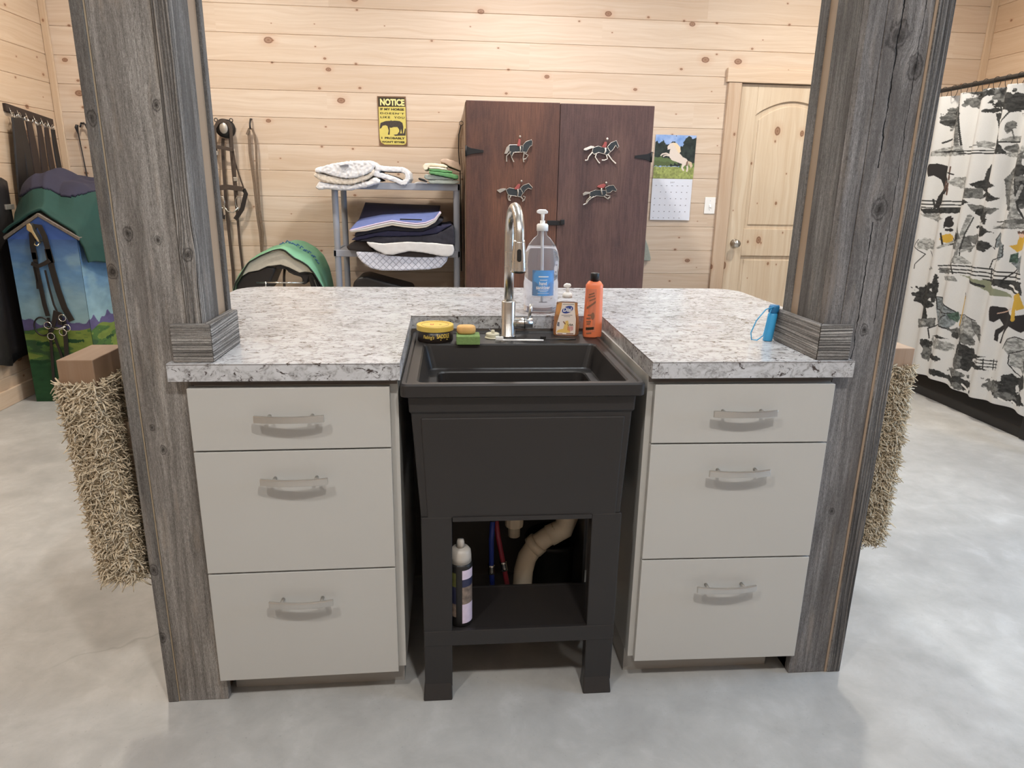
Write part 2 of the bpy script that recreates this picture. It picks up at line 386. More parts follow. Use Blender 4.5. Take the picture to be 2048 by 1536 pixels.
D = {
 'br_crown': [(-1.5242,1.5707),(-1.5197,1.6587),(-1.4958,1.695),(-1.4578,1.7078),(-1.4265,1.6927),(-1.4138,1.6533),(-1.4179,1.5166)],
 'br_cheek_l': [(-1.5225,1.5708),(-1.5279,1.4981),(-1.5447,1.3591)],
 'br_brow': [(-1.5124,1.5646),(-1.5569,1.5716),(-1.5508,1.5501),(-1.5109,1.5372),(-1.4134,1.5208)],
 'br_rein_l': [(-1.4848,1.5957),(-1.4943,1.5392),(-1.4999,1.3928),(-1.5045,1.2105),(-1.5061,1.0585),(-1.5034,0.9039),(-1.5012,0.6935),(-1.5071,0.5325)],
 'br_rein_r': [(-1.4395,1.5967),(-1.4397,1.4594),(-1.438,1.2949),(-1.4375,1.1611),(-1.4354,1.0424),(-1.4364,0.8873),(-1.4318,0.6941)],
 'br_cheek_r': [(-1.4179,1.5166),(-1.4121,1.4436),(-1.4183,1.3284),(-1.4153,1.2203)],
 'br_outer_r': [(-1.4182,1.4679),(-1.3944,1.3619),(-1.366,1.2546)],
 'br_nose': [(-1.5497,1.2639),(-1.4774,1.276),(-1.3695,1.2628)],
 'br_nose_r': [(-1.3695,1.2628),(-1.3552,1.2338),(-1.3897,1.1281),(-1.4428,1.0551)],
 'br_nose_l': [(-1.5501,1.2598),(-1.5514,1.1594),(-1.5384,1.075),(-1.5134,1.0711)],
 'br_cheek_l2': [(-1.538,1.3592),(-1.5459,1.2598)],
 'br_mouth': [(-1.5185,1.1515),(-1.4929,1.1096),(-1.4555,1.1017),(-1.414,1.1404)],
 'br_dangle': [(-1.4937,1.1011),(-1.4864,1.0417),(-1.4923,0.9774)],
 'br_hook': [(-1.4623,1.6601)],
 'br_bitl': [(-1.5249,1.1724)],
 'br_bitr': [(-1.4156,1.1699)],
 'br_lead_a': [(-1.3217,1.6235),(-1.3019,1.6623),(-1.2815,1.6604),(-1.2704,1.6247),(-1.2663,1.5442),(-1.2725,1.3972),(-1.2731,1.2561),(-1.2757,1.1298),(-1.2672,0.9585),(-1.282,0.8277)],
 'br_lead_b': [(-1.307,1.6518),(-1.3113,1.5027),(-1.2992,1.2974),(-1.2954,1.087),(-1.2862,0.9583),(-1.2863,0.8277)],
 'br_leadhook': [(-1.2909,1.6961)],
 'cov_front': [(-1.3752,0.5771),(-1.3499,0.6661),(-1.295,0.744),(-1.2522,0.8038),(-1.1768,0.8462),(-1.1272,0.8675),(-1.0919,0.8817),(-1.0465,0.8926),(-1.0161,0.8859),(-0.9903,0.8619),(-0.9578,0.8343),(-0.9142,0.8136),(-0.8743,0.7859),(-0.8388,0.7402),(-0.8105,0.6871),(-0.782,0.6335)],
 'cov_back': [(-1.4662,0.5422),(-1.4425,0.5997),(-1.3942,0.6873),(-1.3405,0.7555),(-1.2699,0.8085),(-1.208,0.8463),(-1.1582,0.8729),(-1.109,0.892),(-1.0638,0.9054),(-1.0146,0.9245),(-0.9524,0.9159),(-0.8808,0.8757),(-0.8281,0.82),(-0.7953,0.7371),(-0.7778,0.6418),(-0.7714,0.584)],
 'pad_beige': [(-1.3079,0.7121),(-1.2811,0.7618),(-1.25,0.8042),(-1.185,0.8398),(-1.1351,0.8612),(-1.054,0.8847),(-1.0234,0.878),(-0.9975,0.8538),(-0.9647,0.826),(-0.9208,0.8052),(-0.8807,0.7772),(-0.8484,0.733),(-0.8655,0.74),(-0.9003,0.7433),(-0.9358,0.736),(-1.0032,0.771),(-1.0542,0.7882),(-1.1417,0.777),(-1.1992,0.75),(-1.266,0.7372)],
 'sad_l': [(-1.369,0.5767),(-1.3555,0.6487),(-1.3156,0.7078),(-1.2716,0.7348),(-1.2046,0.7477),(-1.1468,0.7747),(-1.0916,0.7681),(-1.0972,0.7396),(-1.122,0.6894),(-1.1515,0.6246),(-1.1974,0.5774)],
 'sad_r': [(-1.0906,0.7823),(-1.0588,0.7878),(-1.0077,0.7705),(-0.9399,0.7354),(-0.9042,0.7438),(-0.8555,0.7342),(-0.8234,0.6805),(-0.7921,0.6082),(-0.8632,0.6079),(-0.8825,0.6981),(-0.8953,0.662),(-0.9133,0.6565),(-0.9359,0.6618),(-0.9224,0.6799),(-0.9278,0.705),(-0.9761,0.719),(-1.01,0.7366),(-1.026,0.7579),(-1.0922,0.761)],
 'sad_bar': [(-1.0608,0.7484),(-1.0685,0.6906),(-1.0715,0.5996)],
 'sad_wire': [(-1.1775,0.6791),(-0.9129,0.6789)],
 'sad_stub': [(-1.1411,0.6846),(-1.1442,0.6458)],
 'fl_a': [(-0.7751,1.3992),(-0.7183,1.4144),(-0.6633,1.4295),(-0.5538,1.4475),(-0.4264,1.4519),(-0.4109,1.4275),(-0.4252,1.3883),(-0.4663,1.3663),(-0.5404,1.3436),(-0.5951,1.3425),(-0.6672,1.3554),(-0.7207,1.3721),(-0.7746,1.3781)],
 'fl_b': [(-0.7903,1.3566),(-0.7748,1.3739),(-0.6854,1.3558),(-0.5953,1.3383),(-0.5405,1.3407),(-0.4478,1.3702),(-0.4128,1.4063),(-0.4185,1.3707),(-0.4564,1.338),(-0.5604,1.304),(-0.6697,1.3092),(-0.7415,1.3257)],
 'fl_c': [(-0.7839,1.2822),(-0.7598,1.3218),(-0.6879,1.3089),(-0.5606,1.3004),(-0.4494,1.331),(-0.4118,1.353),(-0.3757,1.3359),(-0.3837,1.3178),(-0.4508,1.2952),(-0.5619,1.2717),(-0.6352,1.2705),(-0.7079,1.2764),(-0.7627,1.2719)],
 'fl_patch': [(-0.6223,1.418),(-0.5838,1.4265),(-0.5657,1.4262),(-0.5669,1.4156),(-0.5989,1.415)],
 'fl_fold': [(-0.4225,1.3767),(-0.3417,1.3585),(-0.2865,1.3415),(-0.246,1.3223),(-0.2198,1.3246),(-0.205,1.3502),(-0.209,1.3825),(-0.2364,1.4036),(-0.3217,1.4055),(-0.4101,1.4127)],
 'tw_tan': [(0.003,1.4548),(0.0095,1.4728),(0.0406,1.4754),(0.0822,1.4684),(0.1238,1.4513),(0.1425,1.4076),(0.1341,1.4035),(0.0819,1.4225),(0.0611,1.4281),(0.0507,1.4378),(0.03,1.4494)],
 'tw_cream': [(-0.1073,1.4267),(-0.0946,1.4429),(-0.0531,1.4477),(0.0299,1.4414),(0.0527,1.4299),(0.0464,1.4198),(-0.0119,1.4262),(-0.07,1.4275),(-0.0745,1.4074),(-0.0974,1.401),(-0.1055,1.4148)],
 'tw_white': [(-0.07,1.4251),(-0.0119,1.4236),(0.0505,1.4159),(0.0463,1.4038),(-0.012,1.4106),(-0.0682,1.4115)],
 'tw_green_a': [(-0.0725,1.4035),(-0.064,1.4126),(-0.0016,1.4104),(0.0818,1.4004),(0.0817,1.388),(0.0294,1.3914),(-0.0538,1.3978)],
 'tw_green_b': [(-0.0726,1.3935),(-0.058,1.3967),(0.0712,1.3858),(0.1193,1.375),(0.1192,1.3549),(0.1087,1.3506),(0.0292,1.3653),(-0.0645,1.3806)],
 'tw_gray_a': [(-0.1001,1.3669),(-0.0895,1.3791),(-0.0334,1.3732),(0.0919,1.3523),(0.0919,1.3463),(-0.0546,1.3432),(-0.09,1.348),(-0.1002,1.3589)],
 'tw_gray_b': [(-0.0778,1.3331),(-0.0693,1.3421),(0.1024,1.3453),(0.1234,1.3408),(0.1233,1.3286),(0.0875,1.3179),(-0.0592,1.3183)],
 'tw_blk': [(-0.1399,1.3501),(-0.1294,1.3563),(-0.0963,1.3469),(-0.0757,1.3332),(-0.0862,1.3299),(-0.1297,1.3402)],
 'tw_wh': [(-0.1656,1.3154),(-0.1592,1.3256),(-0.1382,1.334),(-0.109,1.3346),(-0.0758,1.3271),(-0.0759,1.317)],
 'pl_back': [(-0.5239,1.184),(-0.3661,1.1781),(-0.1943,1.1744),(-0.0039,1.171)],
 'pl_mid': [(-0.5335,1.0836),(-0.3831,1.1155),(-0.1801,1.1283),(-0.0085,1.1387)],
 'pl_front': [(-0.5739,1.0238),(-0.407,1.0664),(-0.3049,1.0889),(-0.2308,1.0783),(-0.1525,1.0716),(-0.0933,1.0782),(-0.0339,1.1022),(0.0041,1.1489)],
 'pl_tag': [(-0.2551,1.1021),(-0.1154,1.1002),(-0.1155,1.0924),(-0.2553,1.0944)],
 'pd_l1': [(-0.5455,1.0069),(-0.4816,1.0272),(-0.3263,1.0605),(-0.2552,1.0536),(-0.1557,1.0509),(-0.0554,1.0797),(-0.0071,1.1038),(0.0248,1.0964),(-0.0237,1.0565),(-0.1164,1.0199),(-0.256,1.0222),(-0.3354,1.0251),(-0.4549,1.0041),(-0.5546,0.9793)],
 'pd_l2': [(-0.5711,0.9634),(-0.5547,0.9774),(-0.4549,1.0033),(-0.3354,1.0243),(-0.256,1.0214),(-0.1164,1.0191),(-0.0237,1.0557),(0.0808,1.0697),(-0.0163,1.0093),(-0.1369,0.992),(-0.2968,0.9862),(-0.416,0.9849),(-0.5358,0.9579)],
 'pd_l3': [(-0.5359,0.9571),(-0.4161,0.9841),(-0.2968,0.9855),(-0.1369,0.9912),(-0.0163,1.0085),(0.0848,1.0658),(0.0962,0.9389),(-0.0171,0.9417),(-0.1376,0.9564),(-0.2578,0.955),(-0.3579,0.9421),(-0.437,0.9543)],
 'pd_brown': [(-0.6087,0.9197),(-0.5557,0.9549),(-0.4805,0.9558),(-0.4505,0.9133),(-0.4276,0.8857),(-0.519,0.888),(-0.594,0.896)],
 'pd_white': [(-0.4767,0.9538),(-0.3778,0.9438),(-0.2178,0.9563),(-0.0573,0.9513),(0.084,0.9388),(0.0899,0.9068),(0.0795,0.8745),(0.0469,0.8621),(-0.018,0.8696),(-0.0987,0.8849),(-0.1991,0.8979),(-0.2597,0.8834),(-0.3082,0.8709),(-0.3601,0.8744),(-0.4191,0.9017),(-0.4578,0.9291)],
 'pd_dark': [(-0.4466,0.9094),(-0.3801,0.8762),(-0.3082,0.8701),(-0.2597,0.8834),(-0.1991,0.8971),(-0.0987,0.8841),(-0.018,0.8688),(-0.0385,0.8533),(-0.1799,0.856),(-0.3405,0.8626)],
 'pd_quilt': [(-0.5468,0.8878),(-0.4197,0.885),(-0.2602,0.8665),(-0.1597,0.8594),(-0.0586,0.8644),(0.051,0.8614),(0.0385,0.8257),(0.0014,0.7889),(-0.0802,0.776),(-0.2629,0.7666),(-0.3838,0.7657),(-0.4555,0.7813),(-0.5099,0.8211),(-0.5364,0.8528)],
 'pd_sad': [(-0.598,0.6012),(-0.5923,0.6351),(-0.5821,0.6774),(-0.5474,0.7113),(-0.4931,0.7159),(-0.4354,0.6994),(-0.3607,0.6788),(-0.2773,0.6581),(-0.2018,0.6372),(-0.1857,0.6031)],
 'rd1_body': [(0.4363,1.5609),(0.4883,1.562),(0.5232,1.5563),(0.524,1.5202),(0.4718,1.519),(0.4478,1.4955),(0.4369,1.5249)],
 'rd1_neck': [(0.5231,1.5628),(0.54,1.5828),(0.5745,1.595),(0.581,1.5837),(0.5788,1.5608),(0.5684,1.5573),(0.555,1.5373),(0.545,1.5173),(0.5204,1.5234)],
 'rd1_tail': [(0.4363,1.5625),(0.4192,1.5474),(0.4059,1.5078),(0.4233,1.5081),(0.4334,1.5248),(0.4382,1.5478)],
 'rd1_l1': [(0.4474,1.5218),(0.42,1.4949),(0.4205,1.4619)],
 'rd1_l2': [(0.4648,1.5189),(0.4514,1.489),(0.4659,1.4595)],
 'rd1_l3': [(0.524,1.5202),(0.5559,1.5011),(0.5423,1.4809),(0.5249,1.4773)],
 'rd1_l4': [(0.531,1.517),(0.5248,1.4839),(0.5288,1.4608)],
 'rd1_torso': [(0.4945,1.5981),(0.5067,1.5951),(0.5041,1.5542),(0.485,1.5554)],
 'rd1_head': [(0.5022,1.6113)],
 'rd1_leg': [(0.5041,1.5542),(0.5062,1.5362),(0.5048,1.5197)],
 'rd2_body': [(0.9677,1.556),(0.9991,1.5667),(1.0351,1.5575),(1.0637,1.5548),(1.0792,1.5319),(1.0588,1.5148),(1.0046,1.5287),(0.9768,1.5164),(0.962,1.5294)],
 'rd2_neck': [(1.0595,1.5647),(1.0795,1.5883),(1.1142,1.6023),(1.1324,1.5663),(1.1241,1.5561),(1.1123,1.5758),(1.096,1.5489),(1.0826,1.5353),(1.0676,1.5483)],
 'rd2_tail': [(0.9744,1.5645),(0.953,1.5673),(0.9114,1.5499),(0.9083,1.5415),(0.9226,1.5385),(0.9504,1.549),(0.9713,1.5561)],
 'rd2_l1': [(0.9655,1.5295),(0.942,1.5024),(0.9359,1.4823),(0.9201,1.4786)],
 'rd2_l2': [(0.9907,1.5234),(0.9848,1.5),(1.004,1.4737),(1.0152,1.4638)],
 'rd2_l3': [(1.0552,1.5148),(1.0637,1.4916),(1.0463,1.4829),(1.0285,1.4825)],
 'rd2_l4': [(1.0657,1.5183),(1.0926,1.4855),(1.1189,1.4642)],
 'rd2_torso': [(1.0402,1.594),(1.0545,1.591),(1.0523,1.5678),(1.0493,1.5578),(1.0242,1.5606),(1.034,1.5773)],
 'rd2_head': [(1.0552,1.6108)],
 'rd2_leg': [(1.0457,1.5578),(1.0486,1.5379),(1.0406,1.5211)],
 'rd3_body': [(0.4195,1.2914),(0.4405,1.3035),(0.4758,1.2991),(0.5147,1.2964),(0.5293,1.2763),(0.5157,1.2489),(0.466,1.2549),(0.4412,1.2579),(0.4305,1.2679)],
 'rd3_neck': [(0.5111,1.3031),(0.5284,1.3203),(0.5634,1.3327),(0.5888,1.3078),(0.582,1.2975),(0.5606,1.3039),(0.5432,1.2901),(0.5295,1.2695)],
 'rd3_tail': [(0.4194,1.2998),(0.3878,1.2976),(0.3598,1.287),(0.3811,1.2704),(0.4161,1.2896)],
 'rd3_l1': [(0.4341,1.2611),(0.4345,1.2373),(0.4418,1.2238)],
 'rd3_l2': [(0.4519,1.2546),(0.4416,1.2341),(0.4489,1.2239)],
 'rd3_l3': [(0.5298,1.2525),(0.5441,1.2493),(0.5375,1.2288),(0.5268,1.2286)],
 'rd3_l4': [(0.5157,1.2489),(0.5303,1.2321),(0.527,1.2201)],
 'rd3_torso': [(0.4999,1.3299),(0.5106,1.3233),(0.5041,1.2996),(0.4795,1.2924),(0.4723,1.299),(0.4861,1.3162)],
 'rd3_head': [(0.5172,1.3453)],
 'rd3_leg': [(0.4935,1.296),(0.4975,1.2758),(0.4944,1.2519)],
 'rd4_body': [(0.9633,1.2869),(0.9951,1.2994),(1.0348,1.2983),(1.0637,1.2988),(1.0686,1.2749),(1.0513,1.2609),(1.0005,1.2635),(0.9724,1.2493),(0.9574,1.2593)],
 'rd4_neck': [(1.0591,1.3158),(1.0837,1.3282),(1.1125,1.3304),(1.134,1.3034),(1.1292,1.2931),(1.107,1.2996),(1.0934,1.2856),(1.0719,1.2818)],
 'rd4_tail': [(0.9633,1.2869),(0.9308,1.288),(0.9152,1.2758),(0.9177,1.2621),(0.9353,1.2693),(0.9602,1.2765)],
 'rd4_l1': [(0.9683,1.2595),(0.9442,1.2351),(0.9379,1.2143),(0.9203,1.2054)],
 'rd4_l2': [(0.9863,1.2598),(0.955,1.2352),(0.9416,1.2144)],
 'rd4_l3': [(1.0654,1.268),(1.0945,1.265),(1.081,1.2476)],
 'rd4_l4': [(1.0549,1.2609),(1.0812,1.2441),(1.0949,1.2581)],
 'rd4_torso': [(1.0152,1.3287),(1.0506,1.3396),(1.062,1.3295),(1.0485,1.3122),(1.0233,1.3118),(1.0049,1.3183)],
 'rd4_head': [(1.0629,1.3449)],
 'rd4_leg': [(1.0341,1.312),(1.0352,1.2915),(1.0399,1.271)],
 'sg_panel': [(-0.4315,1.898),(-0.2367,1.9004),(-0.2319,1.5777),(-0.4274,1.5749)],
 'sg_yellow': [(-0.4247,1.8283),(-0.2399,1.8332),(-0.2392,1.6049),(-0.2444,1.5896),(-0.2573,1.5832),(-0.3907,1.5818),(-0.4124,1.5949),(-0.4228,1.6159),(-0.4244,1.658)],
 'sg_horse': [(-0.4143,1.7241),(-0.3793,1.7369),(-0.3478,1.7392),(-0.3414,1.7438),(-0.3352,1.7395),(-0.3163,1.7415),(-0.2817,1.7394),(-0.2631,1.7279),(-0.2574,1.701),(-0.2617,1.6588),(-0.268,1.6587),(-0.2736,1.6886),(-0.2771,1.6765),(-0.2806,1.6614),(-0.287,1.6612),(-0.2864,1.6823),(-0.2985,1.7),(-0.3238,1.6994),(-0.3429,1.693),(-0.3523,1.6957),(-0.3514,1.6748),(-0.3538,1.6476),(-0.3633,1.6474),(-0.3663,1.6503),(-0.3593,1.6746),(-0.3678,1.7044),(-0.3802,1.71),(-0.3992,1.7066),(-0.4124,1.6883),(-0.4219,1.6851),(-0.4179,1.7091)],
 'sg_grass': [(-0.3269,1.6483),(-0.2999,1.6519),(-0.29,1.6672),(-0.2807,1.6584),(-0.2553,1.659),(-0.2466,1.6923),(-0.2403,1.6894),(-0.243,1.6442),(-0.2843,1.6432),(-0.316,1.641)],
 'sg_t1': [(-0.4134,1.8824),(-0.246,1.8383)],
 'sg_t2': [(-0.414,1.8221),(-0.25,1.8071)],
 'sg_t3': [(-0.415,1.794),(-0.2491,1.7819)],
 'sg_t4': [(-0.4143,1.7688),(-0.2482,1.7551)],
 'sg_t5': [(-0.4111,1.6327),(-0.2484,1.6183)],
 'sg_t6': [(-0.4104,1.6071),(-0.2475,1.5926)],
